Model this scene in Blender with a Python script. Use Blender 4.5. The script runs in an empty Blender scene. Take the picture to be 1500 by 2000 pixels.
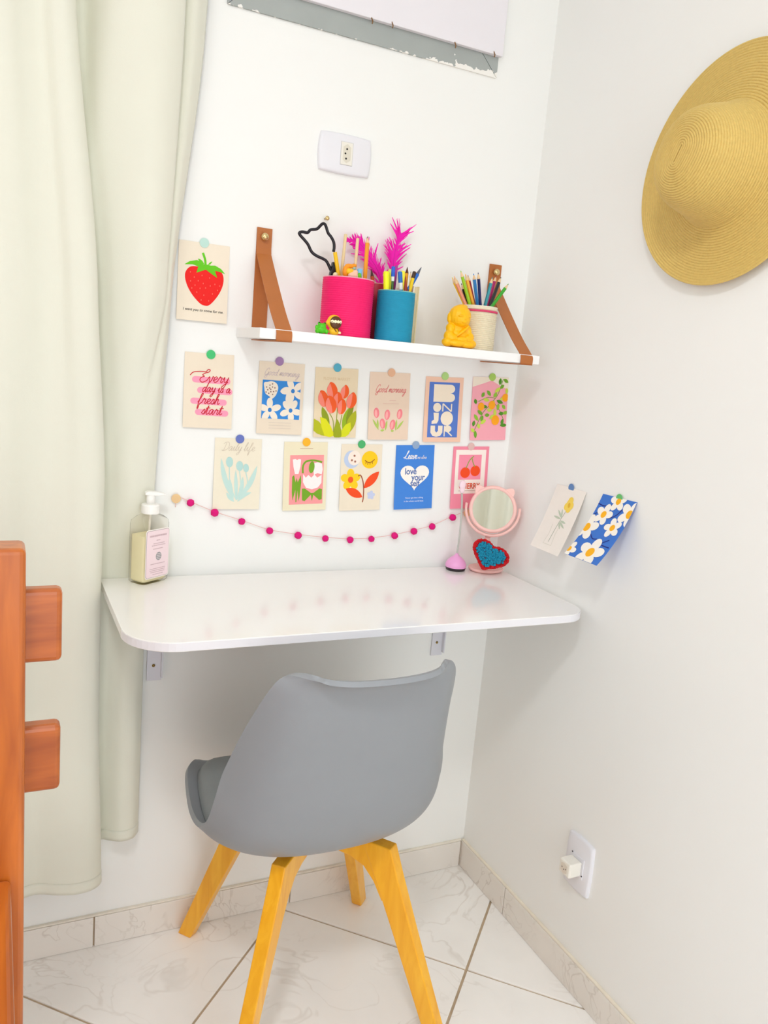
import bpy, bmesh, math, random
from mathutils import Vector, Matrix, noise
random.seed(7)
S = bpy.context.scene
COL = S.collection
R = math.radians

# ---------------------------------------------------------------- camera
cam_d = bpy.data.cameras.new('camera')
cam = bpy.data.objects.new('camera', cam_d)
COL.objects.link(cam)
cam_d.sensor_fit = 'HORIZONTAL'
cam_d.sensor_width = 36.0
cam_d.lens = 36.0 * 1575.0 / 1500.0
cam_d.clip_start = 0.02
_r = (0.9004483, -0.4263185, 0.0862861)
_u = (0.0005785, 0.1995493, 0.9798876)
_f = (0.4349626, 0.8822883, -0.1799304)
_m = Matrix(((_r[0], _u[0], -_f[0]), (_r[1], _u[1], -_f[1]), (_r[2], _u[2], -_f[2]))).to_4x4()
_m.translation = (-1.134597, -1.646697, 1.304527)
cam.matrix_world = _m
S.camera = cam

# ---------------------------------------------------------------- world, light, exposure
w = bpy.data.worlds.new('world')
S.world = w
w.use_nodes = True
w.node_tree.nodes['Background'].inputs[0].default_value = (0.90, 0.965, 1.0, 1)
w.node_tree.nodes['Background'].inputs[1].default_value = 4.3
LAMP = (-1.38, -1.66, 2.54)
ld = bpy.data.lights.new('ceiling_light', 'AREA')
ld.shape = 'DISK'
ld.size = 0.30
ld.energy = 22.0
ld.color = (0.97, 0.985, 1.0)
lo = bpy.data.objects.new('ceiling_light', ld)
lo.location = LAMP
COL.objects.link(lo)
# fill daylight enters by an opening added in the left wall; the portal only guides sampling
WY0, WY1, WZ0, WZ1 = -2.50, -1.35, .95, 2.05
pd = bpy.data.lights.new('fill_portal_left', 'AREA')
pd.shape = 'RECTANGLE'
pd.size, pd.size_y = WZ1 - WZ0, WY1 - WY0
pd.cycles.is_portal = True
po = bpy.data.objects.new('fill_portal_left', pd)
po.location = (-2.47, (WY0 + WY1) / 2, (WZ0 + WZ1) / 2)
po.rotation_euler = (0, R(-90), 0)
COL.objects.link(po)
VX0, VX1, VZ0, VZ1 = -1.50, -.12, .04, 2.1  # opening added in the rear wall for frontal fill under the desk
pd = bpy.data.lights.new('fill_portal_rear', 'AREA')
pd.shape = 'RECTANGLE'
pd.size, pd.size_y = VX1 - VX0, VZ1 - VZ0
pd.cycles.is_portal = True
po = bpy.data.objects.new('fill_portal_rear', pd)
po.location = ((VX0 + VX1) / 2, -3.12, (VZ0 + VZ1) / 2)
po.rotation_euler = (R(90), 0, 0)
COL.objects.link(po)
S.view_settings.view_transform = 'Standard'
S.view_settings.look = 'None'
S.view_settings.gamma = 1.0
S.view_settings.use_curve_mapping = False
S.view_settings.exposure = -0.41
S.cycles.max_bounces = 16
S.cycles.diffuse_bounces = 10     # a white room: let light bounce on

# ---------------------------------------------------------------- helpers
def lin(c):
    if isinstance(c, str):
        c = tuple(int(c[i:i + 2], 16) for i in (0, 2, 4))
    o = []
    for v in c:
        v /= 255.0
        o.append(v / 12.92 if v <= 0.04045 else ((v + 0.055) / 1.055) ** 2.4)
    return tuple(o) + (1.0,)

MATS = {}
def mat(name, col, rough=0.6, var=0.04, scale=40.0, bump=0.0, bscale=200.0, metal=0.0, spec=0.5, coat=0.0,
        trans=0.0, ior=1.45, sss=0.0):
    if name in MATS:
        return MATS[name]
    m = bpy.data.materials.new(name)
    m.use_nodes = True
    nt = m.node_tree
    b = nt.nodes['Principled BSDF']
    b.inputs['Roughness'].default_value = rough
    b.inputs['Metallic'].default_value = metal
    b.inputs['Specular IOR Level'].default_value = spec
    b.inputs['Coat Weight'].default_value = coat
    b.inputs['Transmission Weight'].default_value = trans
    b.inputs['IOR'].default_value = ior
    if sss:
        b.inputs['Subsurface Weight'].default_value = sss
        b.inputs['Subsurface Radius'].default_value = (0.01, 0.008, 0.006)
    c = lin(col)
    tc = nt.nodes.new('ShaderNodeTexCoord')
    nz = nt.nodes.new('ShaderNodeTexNoise')
    nz.inputs['Scale'].default_value = scale
    nz.inputs['Detail'].default_value = 3
    nt.links.new(tc.outputs['Object'], nz.inputs['Vector'])
    mx = nt.nodes.new('ShaderNodeMix')
    mx.data_type = 'RGBA'
    nt.links.new(nz.outputs['Fac'], mx.inputs[0])
    mx.inputs[6].default_value = tuple(max(0, v * (1 - var)) for v in c[:3]) + (1,)
    mx.inputs[7].default_value = tuple(min(1, v * (1 + var)) for v in c[:3]) + (1,)
    nt.links.new(mx.outputs[2], b.inputs['Base Color'])
    if bump:
        n2 = nt.nodes.new('ShaderNodeTexNoise')
        n2.inputs['Scale'].default_value = bscale
        n2.inputs['Detail'].default_value = 4
        nt.links.new(tc.outputs['Object'], n2.inputs['Vector'])
        bp = nt.nodes.new('ShaderNodeBump')
        bp.inputs['Strength'].default_value = bump
        bp.inputs['Distance'].default_value = 0.002
        nt.links.new(n2.outputs['Fac'], bp.inputs['Height'])
        nt.links.new(bp.outputs['Normal'], b.inputs['Normal'])
    MATS[name] = m
    return m

def flat(hexc, rough=0.65):
    return mat('paint_' + hexc, hexc, rough, 0.02, 60)

def wood(name, c1, c2, rough=0.3, scale=(6, 60, 6), coat=0.3, dist=2.0):
    if name in MATS:
        return MATS[name]
    m = bpy.data.materials.new(name)
    m.use_nodes = True
    nt = m.node_tree
    b = nt.nodes['Principled BSDF']
    b.inputs['Roughness'].default_value = rough
    b.inputs['Coat Weight'].default_value = coat
    b.inputs['Coat Roughness'].default_value = 0.15
    tc = nt.nodes.new('ShaderNodeTexCoord')
    mp = nt.nodes.new('ShaderNodeMapping')
    mp.inputs['Scale'].default_value = scale
    nz = nt.nodes.new('ShaderNodeTexNoise')
    nz.inputs['Scale'].default_value = 1.0
    nz.inputs['Detail'].default_value = 6
    nz.inputs['Distortion'].default_value = dist
    cr = nt.nodes.new('ShaderNodeValToRGB')
    cr.color_ramp.elements[0].position = 0.3
    cr.color_ramp.elements[0].color = lin(c1)
    cr.color_ramp.elements[1].position = 0.72
    cr.color_ramp.elements[1].color = lin(c2)
    nt.links.new(tc.outputs['Object'], mp.inputs['Vector'])
    nt.links.new(mp.outputs['Vector'], nz.inputs['Vector'])
    nt.links.new(nz.outputs['Fac'], cr.inputs['Fac'])
    nt.links.new(cr.outputs['Color'], b.inputs['Base Color'])
    MATS[name] = m
    return m

BASE = {}
def thing(name, label, cat, base, group=None):
    o = bpy.data.objects.new(name, None)
    o.empty_display_size = 0.03
    COL.objects.link(o)
    o.location = base
    o['label'] = label
    o['category'] = cat
    if group:
        o['group'] = group
    BASE[o.name] = Vector(base)
    return o

def tag(o, label=None, cat=None, group=None, kind=None):
    if label:
        o['label'] = label
    if cat:
        o['category'] = cat
    if group:
        o['group'] = group
    if kind:
        o['kind'] = kind
    return o

def link(name, me, m, parent=None, base=None, smooth=False, label=None, local=False):
    """me holds world coordinates; shift them so that they are local to the parent / base."""
    b = BASE[parent.name] if parent else Vector(base or (0, 0, 0))
    if not local:
        me.transform(Matrix.Translation(-b))
    if smooth:
        for p in me.polygons:
            p.use_smooth = True
    o = bpy.data.objects.new(name, me)
    me.name = name
    COL.objects.link(o)
    if m:
        if not me.materials:
            me.materials.append(m)
    if parent:
        o.parent = parent
        BASE[o.name] = b
    else:
        o.location = b
        BASE[o.name] = b
    if label:
        o['label'] = label
    return o

class MB:
    """collects vertices and faces in world coordinates"""
    def __init__(s):
        s.v = []
        s.f = []
    def add(s, vs, fs):
        n = len(s.v)
        s.v += [tuple(p) for p in vs]
        s.f += [tuple(i + n for i in f) for f in fs]
        return s
    def box(s, x0, x1, y0, y1, z0, z1, bev=0.0, seg=2):
        bm = bmesh.new()
        bmesh.ops.create_cube(bm, size=1.0)
        for q in bm.verts:
            q.co = Vector(((x0 + x1) / 2 + q.co.x * (x1 - x0), (y0 + y1) / 2 + q.co.y * (y1 - y0), (z0 + z1) / 2 + q.co.z * (z1 - z0)))
        if bev:
            bmesh.ops.bevel(bm, geom=bm.edges[:], offset=bev, segments=seg, affect='EDGES', profile=0.5)
        return s.bm(bm)
    def bm(s, bm):
        bm.verts.index_update()
        s.add([q.co[:] for q in bm.verts], [[q.index for q in f.verts] for f in bm.faces])
        bm.free()
        return s
    def lathe(s, prof, c=(0, 0, 0), seg=32, M=None, cap=False):
        vs, fs = [], []
        n = len(prof)
        for i in range(seg):
            a = 2 * math.pi * i / seg
            for (r, z) in prof:
                p = Vector((r * math.cos(a), r * math.sin(a), z))
                if M:
                    p = M @ p
                vs.append(p + Vector(c))
        for i in range(seg):
            j = (i + 1) % seg
            for k in range(n - 1):
                fs.append((i * n + k, j * n + k, j * n + k + 1, i * n + k + 1))
        if cap:
            fs.append(tuple(i * n for i in range(seg))[::-1])
            fs.append(tuple(i * n + n - 1 for i in range(seg)))
        return s.add(vs, fs)
    def tube(s, pts, rad, seg=10, caps=True, closed=False, flat=None):
        pts = [Vector(p) for p in pts]
        n = len(pts)
        rads = rad if isinstance(rad, (list, tuple)) else [rad] * n
        vs, fs = [], []
        up = None
        for i, p in enumerate(pts):
            if closed:
                d = pts[(i + 1) % n] - pts[i - 1]
            else:
                d = pts[min(i + 1, n - 1)] - pts[max(i - 1, 0)]
            d.normalize()
            if up is None:
                up = Vector((0, 0, 1)) if abs(d.z) < 0.9 else Vector((0, 1, 0))
            a = d.cross(up)
            if a.length < 1e-6:
                a = d.orthogonal()
            a.normalize()
            b = a.cross(d).normalized()
            up = b
            for k in range(seg):
                t = 2 * math.pi * k / seg
                vs.append(p + (a * math.cos(t) + b * math.sin(t)) * rads[i])
        m = n if closed else n - 1
        for i in range(m):
            j = (i + 1) % n
            for k in range(seg):
                l = (k + 1) % seg
                fs.append((i * seg + k, i * seg + l, j * seg + l, j * seg + k))
        if caps and not closed:
            fs.append(tuple(range(seg))[::-1])
            fs.append(tuple((n - 1) * seg + k for k in range(seg)))
        return s.add(vs, fs)
    def sphere(s, c, r, M=None, seg=16, rings=10):
        if not isinstance(r, (tuple, list)):
            r = (r, r, r)
        bm = bmesh.new()
        bmesh.ops.create_uvsphere(bm, u_segments=seg, v_segments=rings, radius=1.0)
        for q in bm.verts:
            p = Vector((q.co.x * r[0], q.co.y * r[1], q.co.z * r[2]))
            if M:
                p = M @ p
            q.co = p + Vector(c)
        return s.bm(bm)
    def grid(s, nu, nv, fn, wrap=False):
        vs = [fn(i / (nu if wrap else nu - 1), j / (nv - 1)) for i in range(nu) for j in range(nv)]
        fs = []
        for i in range(nu if wrap else nu - 1):
            k = (i + 1) % nu
            for j in range(nv - 1):
                fs.append((i * nv + j, k * nv + j, k * nv + j + 1, i * nv + j + 1))
        return s.add(vs, fs)
    def prism(s, poly, fn, t0, t1):
        """poly in 2D, fn(a, b, t) -> world point"""
        n = len(poly)
        vs = [fn(a, b, t0) for a, b in poly] + [fn(a, b, t1) for a, b in poly]
        fs = [tuple(range(n)), tuple(range(2 * n - 1, n - 1, -1))]
        for i in range(n):
            j = (i + 1) % n
            fs.append((i, n + i, n + j, j))
        return s.add(vs, fs)
    def mesh(s):
        me = bpy.data.meshes.new('m')
        me.from_pydata([tuple(p) for p in s.v], [], s.f)
        me.validate()
        bm = bmesh.new()
        bm.from_mesh(me)
        bmesh.ops.recalc_face_normals(bm, faces=bm.faces[:])
        bm.to_mesh(me)
        bm.free()
        return me
    def build(s, name, m, parent=None, base=None, smooth=False, label=None, bev=0, sub=0):
        me = s.mesh()
        if bev:
            bm = bmesh.new()
            bm.from_mesh(me)
            bmesh.ops.bevel(bm, geom=[e for e in bm.edges if e.calc_face_angle(0) > 0.6], offset=bev, segments=2, affect='EDGES', profile=0.5)
            bm.to_mesh(me)
            bm.free()
        o = link(name, me, m, parent, base, smooth, label)
        if smooth and bev == 0 and sub == 0:
            pass
        return o

def sharp(o, ang=0.7):
    """shade smooth but keep creases"""
    bm = bmesh.new()
    bm.from_mesh(o.data)
    for e in bm.edges:
        e.smooth = e.calc_face_angle(0) < ang
    for f in bm.faces:
        f.smooth = True
    bm.to_mesh(o.data)
    bm.free()
    return o

def bake_mods(me, mods):
    o = bpy.data.objects.new('tmp', me)
    COL.objects.link(o)
    for typ, kw in mods:
        md = o.modifiers.new('m', typ)
        for k, vv in kw.items():
            setattr(md, k, vv)
    dg = bpy.context.evaluated_depsgraph_get()
    dg.update()
    out = bpy.data.meshes.new_from_object(o.evaluated_get(dg))
    bpy.data.objects.remove(o)
    return out

def blob(parts, voxel=0.0015, smooth=4):
    mb = MB()
    for p in parts:
        mb.sphere(*p)
    return bake_mods(mb.mesh(), [('REMESH', dict(mode='VOXEL', voxel_size=voxel)), ('SMOOTH', dict(factor=0.5, iterations=smooth))])

def cr(pts, n=6, closed=False):
    """Catmull-Rom through the points (any dimension)"""
    P = [Vector(p) for p in pts]
    m = len(P)
    out = []
    rng = range(m) if closed else range(m - 1)
    for i in rng:
        if closed:
            a, b, c, d = P[i - 1], P[i], P[(i + 1) % m], P[(i + 2) % m]
        else:
            a, b, c, d = P[max(i - 1, 0)], P[i], P[i + 1], P[min(i + 2, m - 1)]
        for k in range(n):
            t = k / n
            out.append(0.5 * ((2 * b) + (c - a) * t + (2 * a - 5 * b + 4 * c - d) * t * t + (3 * b - a - 3 * c + d) * t ** 3))
    if not closed:
        out.append(P[-1])
    return out

def text_mesh(body, size=1.0, bold=0.0, shear=0.0, align='CENTER', spacing=1.0):
    cu = bpy.data.curves.new('txt', 'FONT')
    cu.body = body
    cu.size = size
    cu.offset = bold
    cu.shear = shear
    cu.align_x = align
    cu.space_character = spacing
    cu.resolution_u = 3
    o = bpy.data.objects.new('txt', cu)
    COL.objects.link(o)
    dg = bpy.context.evaluated_depsgraph_get()
    dg.update()
    me = bpy.data.meshes.new_from_object(o.evaluated_get(dg))
    bpy.data.objects.remove(o)
    bpy.data.curves.remove(cu)
    return me

# ---------------------------------------------------------------- setting materials
def marble(name, base, vein, rough, amt=0.8, scale=7.0):
    m = bpy.data.materials.new(name)
    m.use_nodes = True
    nt = m.node_tree
    b = nt.nodes['Principled BSDF']
    b.inputs['Roughness'].default_value = rough
    tc = nt.nodes.new('ShaderNodeTexCoord')
    nz = nt.nodes.new('ShaderNodeTexNoise')
    nz.inputs['Scale'].default_value = scale
    nz.inputs['Detail'].default_value = 3
    nz.inputs['Distortion'].default_value = 1.6
    nt.links.new(tc.outputs['Object'], nz.inputs['Vector'])
    a = nt.nodes.new('ShaderNodeMath'); a.operation = 'SUBTRACT'; a.inputs[1].default_value = 0.5
    nt.links.new(nz.outputs['Fac'], a.inputs[0])
    ab = nt.nodes.new('ShaderNodeMath'); ab.operation = 'ABSOLUTE'
    nt.links.new(a.outputs[0], ab.inputs[0])
    cr_ = nt.nodes.new('ShaderNodeValToRGB')
    cr_.color_ramp.elements[0].position = 0.0
    cr_.color_ramp.elements[0].color = (1, 1, 1, 1)
    cr_.color_ramp.elements[1].position = 0.022
    cr_.color_ramp.elements[1].color = (0, 0, 0, 1)
    nt.links.new(ab.outputs[0], cr_.inputs['Fac'])
    n2 = nt.nodes.new('ShaderNodeTexNoise')
    n2.inputs['Scale'].default_value = 3.5
    nt.links.new(tc.outputs['Object'], n2.inputs['Vector'])
    c2 = nt.nodes.new('ShaderNodeValToRGB')
    c2.color_ramp.elements[0].position = 0.42
    c2.color_ramp.elements[1].position = 0.62
    nt.links.new(n2.outputs['Fac'], c2.inputs['Fac'])
    mu = nt.nodes.new('ShaderNodeMath'); mu.operation = 'MULTIPLY'
    nt.links.new(cr_.outputs['Color'], mu.inputs[0])
    nt.links.new(c2.outputs['Color'], mu.inputs[1])
    m3 = nt.nodes.new('ShaderNodeMath'); m3.operation = 'MULTIPLY'; m3.inputs[1].default_value = amt
    nt.links.new(mu.outputs[0], m3.inputs[0])
    n3 = nt.nodes.new('ShaderNodeTexNoise')
    n3.inputs['Scale'].default_value = 9.0
    n3.inputs['Detail'].default_value = 5
    nt.links.new(tc.outputs['Object'], n3.inputs['Vector'])
    mxb = nt.nodes.new('ShaderNodeMix'); mxb.data_type = 'RGBA'
    bb = lin(base)
    mxb.inputs[6].default_value = tuple(v * 0.93 for v in bb[:3]) + (1,)
    mxb.inputs[7].default_value = tuple(min(1, v * 1.05) for v in bb[:3]) + (1,)
    nt.links.new(n3.outputs['Fac'], mxb.inputs[0])
    mx = nt.nodes.new('ShaderNodeMix'); mx.data_type = 'RGBA'
    nt.links.new(m3.outputs[0], mx.inputs[0])
    nt.links.new(mxb.outputs[2], mx.inputs[6])
    mx.inputs[7].default_value = lin(vein)
    nt.links.new(mx.outputs[2], b.inputs['Base Color'])
    return m

M_WALL = mat('wall_paint', 'EFF0EE', 0.75, 0.012, 3.0, bump=0.12, bscale=25)
M_CEIL = mat('ceiling_paint', 'F0F1F0', 0.8, 0.01, 3.0)
M_TILE = marble('floor_tile_marble', 'FAF8F5', 'C4B9AE', 0.22, 0.42, 6.0)
M_BASE = marble('skirting_tile_marble', 'E8E3DC', 'B4A89C', 0.3, 0.5, 9.0)
M_GROUT = mat('grout', 'BCA88E', 0.9, 0.25, 30)
M_WHITE = mat('white_melamine', 'F1F0EE', 0.16, 0.01, 5, coat=0.3)
M_SHELF = mat('white_shelf_board', 'F3F3F3', 0.4, 0.01, 5)
M_PLASTIC = mat('white_plastic', 'E6E6EC', 0.35, 0.015, 20)

XL, YB, ZT = -2.45, -3.1, 2.62
def struct(name, mb, m, **k):
    return tag(mb.build(name, m, **k), kind='structure')
wall_back = struct('wall_back', MB().box(XL - .1, 0.1, 0.0, 0.1, 0, ZT), M_WALL)
wall_right = struct('wall_right', MB().box(0.0, 0.1, YB - .1, 0.0, 0, ZT), M_WALL)
wall_left = struct('wall_left', MB().box(XL - .1, XL, YB - .1, WY0, 0, ZT).box(XL - .1, XL, WY1, 0.0, 0, ZT).box(XL - .1, XL, WY0, WY1, 0, WZ0).box(XL - .1, XL, WY0, WY1, WZ1, ZT), M_WALL)
wall_rear = struct('wall_rear', MB().box(XL, VX0, YB - .1, YB, 0, ZT).box(VX1, 0.0, YB - .1, YB, 0, ZT).box(VX0, VX1, YB - .1, YB, 0, VZ0).box(VX0, VX1, YB - .1, YB, VZ1, ZT), M_WALL)
w3 = bpy.data.objects.new('fill_opening_rear', None)  # unseen rear opening, added so world light fills in under the desk
COL.objects.link(w3)
w3.location = (VX0, YB, VZ0)
BASE['fill_opening_rear'] = Vector(w3.location)
tag(w3, 'tall white framed opening added behind the viewer for fill light', kind='structure')
_wf = mat('fill_frame_white', 'EDEDED', .4)
for a, b, c_, d_ in ((VX0, VX0 + .05, VZ0, VZ1), (VX1 - .05, VX1, VZ0, VZ1), (VX0, VX1, VZ0, VZ0 + .05), (VX0, VX1, VZ1 - .05, VZ1)):
    MB().box(a, b, YB - .07, YB - .03, c_, d_, .003).build('frame_piece', _wf, w3)
w2 = bpy.data.objects.new('fill_opening_left', None)  # unseen side opening, added to brighten the right wall with world light
COL.objects.link(w2)
w2.location = (XL, WY0, WZ0)
BASE['fill_opening_left'] = Vector(w2.location)
tag(w2, 'white framed opening added over the bed to let in fill light', kind='structure')
_wf = mat('fill_frame_white', 'EDEDED', .4)
for a, b, c_, d_ in ((WY0, WY0 + .05, WZ0, WZ1), (WY1 - .05, WY1, WZ0, WZ1), (WY0, WY1, WZ0, WZ0 + .05), (WY0, WY1, WZ1 - .05, WZ1), ((WY0 + WY1) / 2 - .025, (WY0 + WY1) / 2 + .025, WZ0, WZ1)):
    MB().box(XL - .07, XL - .03, a, b, c_, d_, .003).build('frame_piece', _wf, w2)
ceiling = struct('ceiling', MB().box(XL - .1, 0.1, YB - .1, 0.1, ZT, ZT + .1), M_CEIL)
for o, t in ((wall_back, 'white painted wall behind the desk'), (wall_right, 'white painted wall with the straw hat'),
             (wall_left, 'plain white side wall'), (wall_rear, 'plain white wall behind the viewer'), (ceiling, 'plain white ceiling')):
    o['label'] = t
floor = struct('floor', MB().box(XL - .1, 0.1, YB - .1, 0.1, -.1, -.0035), M_GROUT)
floor['label'] = 'floor of pale veined tiles laid diagonally'

# diagonal tiles, each cut to the room
def clip_poly(p, axis, val, keep_less):
    out = []
    for i in range(len(p)):
        a, b = p[i], p[(i + 1) % len(p)]
        ia = (a[axis] <= val) if keep_less else (a[axis] >= val)
        ib = (b[axis] <= val) if keep_less else (b[axis] >= val)
        if ia:
            out.append(a)
        if ia != ib:
            t = (val - a[axis]) / (b[axis] - a[axis])
            out.append((a[0] + t * (b[0] - a[0]), a[1] + t * (b[1] - a[1])))
    return out
PU, G = 0.652, 0.0040     # pitch along x-y and x+y, half joint
for i in range(-6, 7):
    for j in range(-11, 3):
        u0, u1 = 0.155 + PU * i + G, 0.155 + PU * (i + 1) - G
        q0, q1 = -0.535 + PU * j + G, -0.535 + PU * (j + 1) - G
        poly = [((u + q) / 2, (q - u) / 2) for u, q in ((u0, q0), (u1, q0), (u1, q1), (u0, q1))]
        for ax, val, less in ((0, -.002, True), (0, XL + .002, False), (1, -.002, True), (1, YB + .002, False)):
            poly = clip_poly(poly, ax, val, less)
            if len(poly) < 3:
                break
        if len(poly) < 3:
            continue
        cl = []
        for p in poly:
            if not cl or math.dist(p, cl[-1]) > 1e-4:
                cl.append(p)
        if math.dist(cl[0], cl[-1]) < 1e-4:
            cl.pop()
        area = abs(sum(cl[k - 1][0] * cl[k][1] - cl[k][0] * cl[k - 1][1] for k in range(len(cl)))) / 2
        if len(cl) < 3 or area < 4e-4:
            continue
        mb = MB().prism(cl, lambda a, b, t: (a, b, t), -.006, random.uniform(-.0002, .0002))
        mb.build('tile', M_TILE, floor, bev=0.0012)

# skirting tiles
bb = MB().box(XL, -.0, -.004, -.0005, 0, .070).build('baseboard_back', M_GROUT)
tag(bb, 'low skirting of marble tile strips along the desk wall', kind='structure')
xs = [-0.0115, -.490, -.940, -1.39, -1.84, -2.29, XL]
for a, b in zip(xs[:-1], xs[1:]):
    MB().box(b + .0016, a - .0016, -.0095, -.003, .0005, .0722, .0012).build('tile', M_BASE, bb)
br = MB().box(-.004, -.0005, YB, -.0, 0, .070).build('baseboard_right', M_GROUT)
tag(br, 'low skirting of marble tile strips along the hat wall', kind='structure')
ys = [-.0005, -.215, -.665, -1.115, -1.565, -2.015, -2.465, YB]
for a, b in zip(ys[:-1], ys[1:]):
    MB().box(-.0095, -.003, b + .0016, a - .0016, .0005, .0722, .0012).build('tile', M_BASE, br)
# old paint bead above the skirting
tag(MB().box(XL, -.01, -.0075, -.0002, .0725, .0765, .001).build('trim_1', mat('caulk', 'E9E3D6', 0.8, 0.15, 25)), 'thin cream bead above the skirting', kind='structure')
tag(MB().box(-.0075, -.0002, YB, -.004, .0725, .0765, .001).build('trim_2', mat('caulk2', 'EAE2D2', 0.8, 0.08, 25)), 'thin cream bead above the right skirting', kind='structure')

# boarded-up window at the top
def grey_frame():
    m = mat('grey_frame_paint', 'A3A9A7', 0.6, 0.08, 14)
    nt = m.node_tree
    b = nt.nodes['Principled BSDF']
    src = b.inputs['Base Color'].links[0].from_socket
    tc = nt.nodes.new('ShaderNodeTexCoord')
    sp = nt.nodes.new('ShaderNodeSeparateXYZ')
    nt.links.new(tc.outputs['Object'], sp.inputs[0])
    nz = nt.nodes.new('ShaderNodeTexNoise')
    nz.inputs['Scale'].default_value = 60
    nz.inputs['Detail'].default_value = 5
    nt.links.new(tc.outputs['Object'], nz.inputs['Vector'])
    # white paint lapped over the lower edge, more of it to the right
    mr = nt.nodes.new('ShaderNodeMapRange')
    mr.inputs[1].default_value = 0.0; mr.inputs[2].default_value = 0.016
    mr.inputs[3].default_value = 0.16; mr.inputs[4].default_value = -0.30
    nt.links.new(sp.outputs['Z'], mr.inputs[0])
    mr2 = nt.nodes.new('ShaderNodeMapRange')
    mr2.inputs[1].default_value = 0.36; mr2.inputs[2].default_value = 0.50
    mr2.inputs[3].default_value = -0.12; mr2.inputs[4].default_value = 0.22
    nt.links.new(sp.outputs['X'], mr2.inputs[0])
    a1 = nt.nodes.new('ShaderNodeMath'); a1.operation = 'ADD'
    nt.links.new(mr.outputs[0], a1.inputs[0]); nt.links.new(mr2.outputs[0], a1.inputs[1])
    a2 = nt.nodes.new('ShaderNodeMath'); a2.operation = 'ADD'
    nt.links.new(a1.outputs[0], a2.inputs[0]); nt.links.new(nz.outputs['Fac'], a2.inputs[1])
    gt = nt.nodes.new('ShaderNodeMath'); gt.operation = 'GREATER_THAN'; gt.inputs[1].default_value = 0.62
    nt.links.new(a2.outputs[0], gt.inputs[0])
    mx = nt.nodes.new('ShaderNodeMix'); mx.data_type = 'RGBA'
    nt.links.new(gt.outputs[0], mx.inputs[0])
    nt.links.new(src, mx.inputs[6])
    mx.inputs[7].default_value = lin('EFEDE8')
    nt.links.new(mx.outputs[2], b.inputs['Base Color'])
    return m
win = bpy.data.objects.new('window_1', None)
COL.objects.link(win)
win.location = (-.742, 0, 1.9385)
BASE['window_1'] = Vector(win.location)
tag(win, 'window opening with a grey frame, boarded over with a white panel', kind='structure')
x0, x1, z0, z1, fw = -.742, -.1445, 1.9385, 2.42, .055
mf = grey_frame()
for poly in ([(x0, z0), (x1, z0), (x1 - fw, z0 + fw), (x0 + fw, z0 + fw)], [(x1, z0), (x1, z1), (x1 - fw, z1 - fw), (x1 - fw, z0 + fw)],
             [(x1, z1), (x0, z1), (x0 + fw, z1 - fw), (x1 - fw, z1 - fw)], [(x0, z1), (x0, z0), (x0 + fw, z0 + fw), (x0 + fw, z1 - fw)]):
    cx = sum(p[0] for p in poly) / 4; cz = sum(p[1] for p in poly) / 4
    poly = [(p[0] + (cx - p[0]) * .004, p[1] + (cz - p[1]) * .004) for p in poly]
    MB().prism(poly, lambda a, b, t: (a, t, b), -.005, -.0005).build('frame_piece', mf, win)
MB().box(x0 - .03, -.1415, -.017, -.0055, 1.9795, 2.43, .0012).build('cover_panel', mat('panel_white', 'E7E4EA', 0.5, 0.02, 8), win, label='white panel nailed over the window')
for nx, dz in ((-.455, 0), (-.41, .003), (-.262, 0), (-.165, .004)):
    MB().tube([(nx, -.016, 1.981 + dz), (nx + .002, -.019, 1.974 + dz), (nx + .001, -.0195, 1.969 + dz)], .0014, 6).build('nail', mat('rusty_nail', '8A6A4A', 0.6, 0.3, 200, metal=0.4), win)

# ceiling lamp that lights the room (above the viewer)
lamp = thing('ceiling_lamp', 'round white ceiling lamp above the viewer', 'lamp', (LAMP[0], LAMP[1], ZT))
MB().lathe([(0.001, ZT - .0005), (.175, ZT - .0005), (.18, ZT - .012), (.172, ZT - .055), (.165, ZT - .06), (.160, ZT - .055), (.160, ZT - .04), (.001, ZT - .04)], (LAMP[0], LAMP[1], 0), 48).build('housing', mat('lamp_white', 'F2F2F2', 0.4), lamp, smooth=True)

# ---------------------------------------------------------------- curtain
def curtain_mat():
    m = mat('curtain_cloth', 'DEDED0', 0.8, 0.02, 12, bump=0.1, bscale=600)
    b = m.node_tree.nodes['Principled BSDF']
    b.inputs['Sheen Weight'].default_value = 0.15
    return m
M_CURT = curtain_mat()
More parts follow.
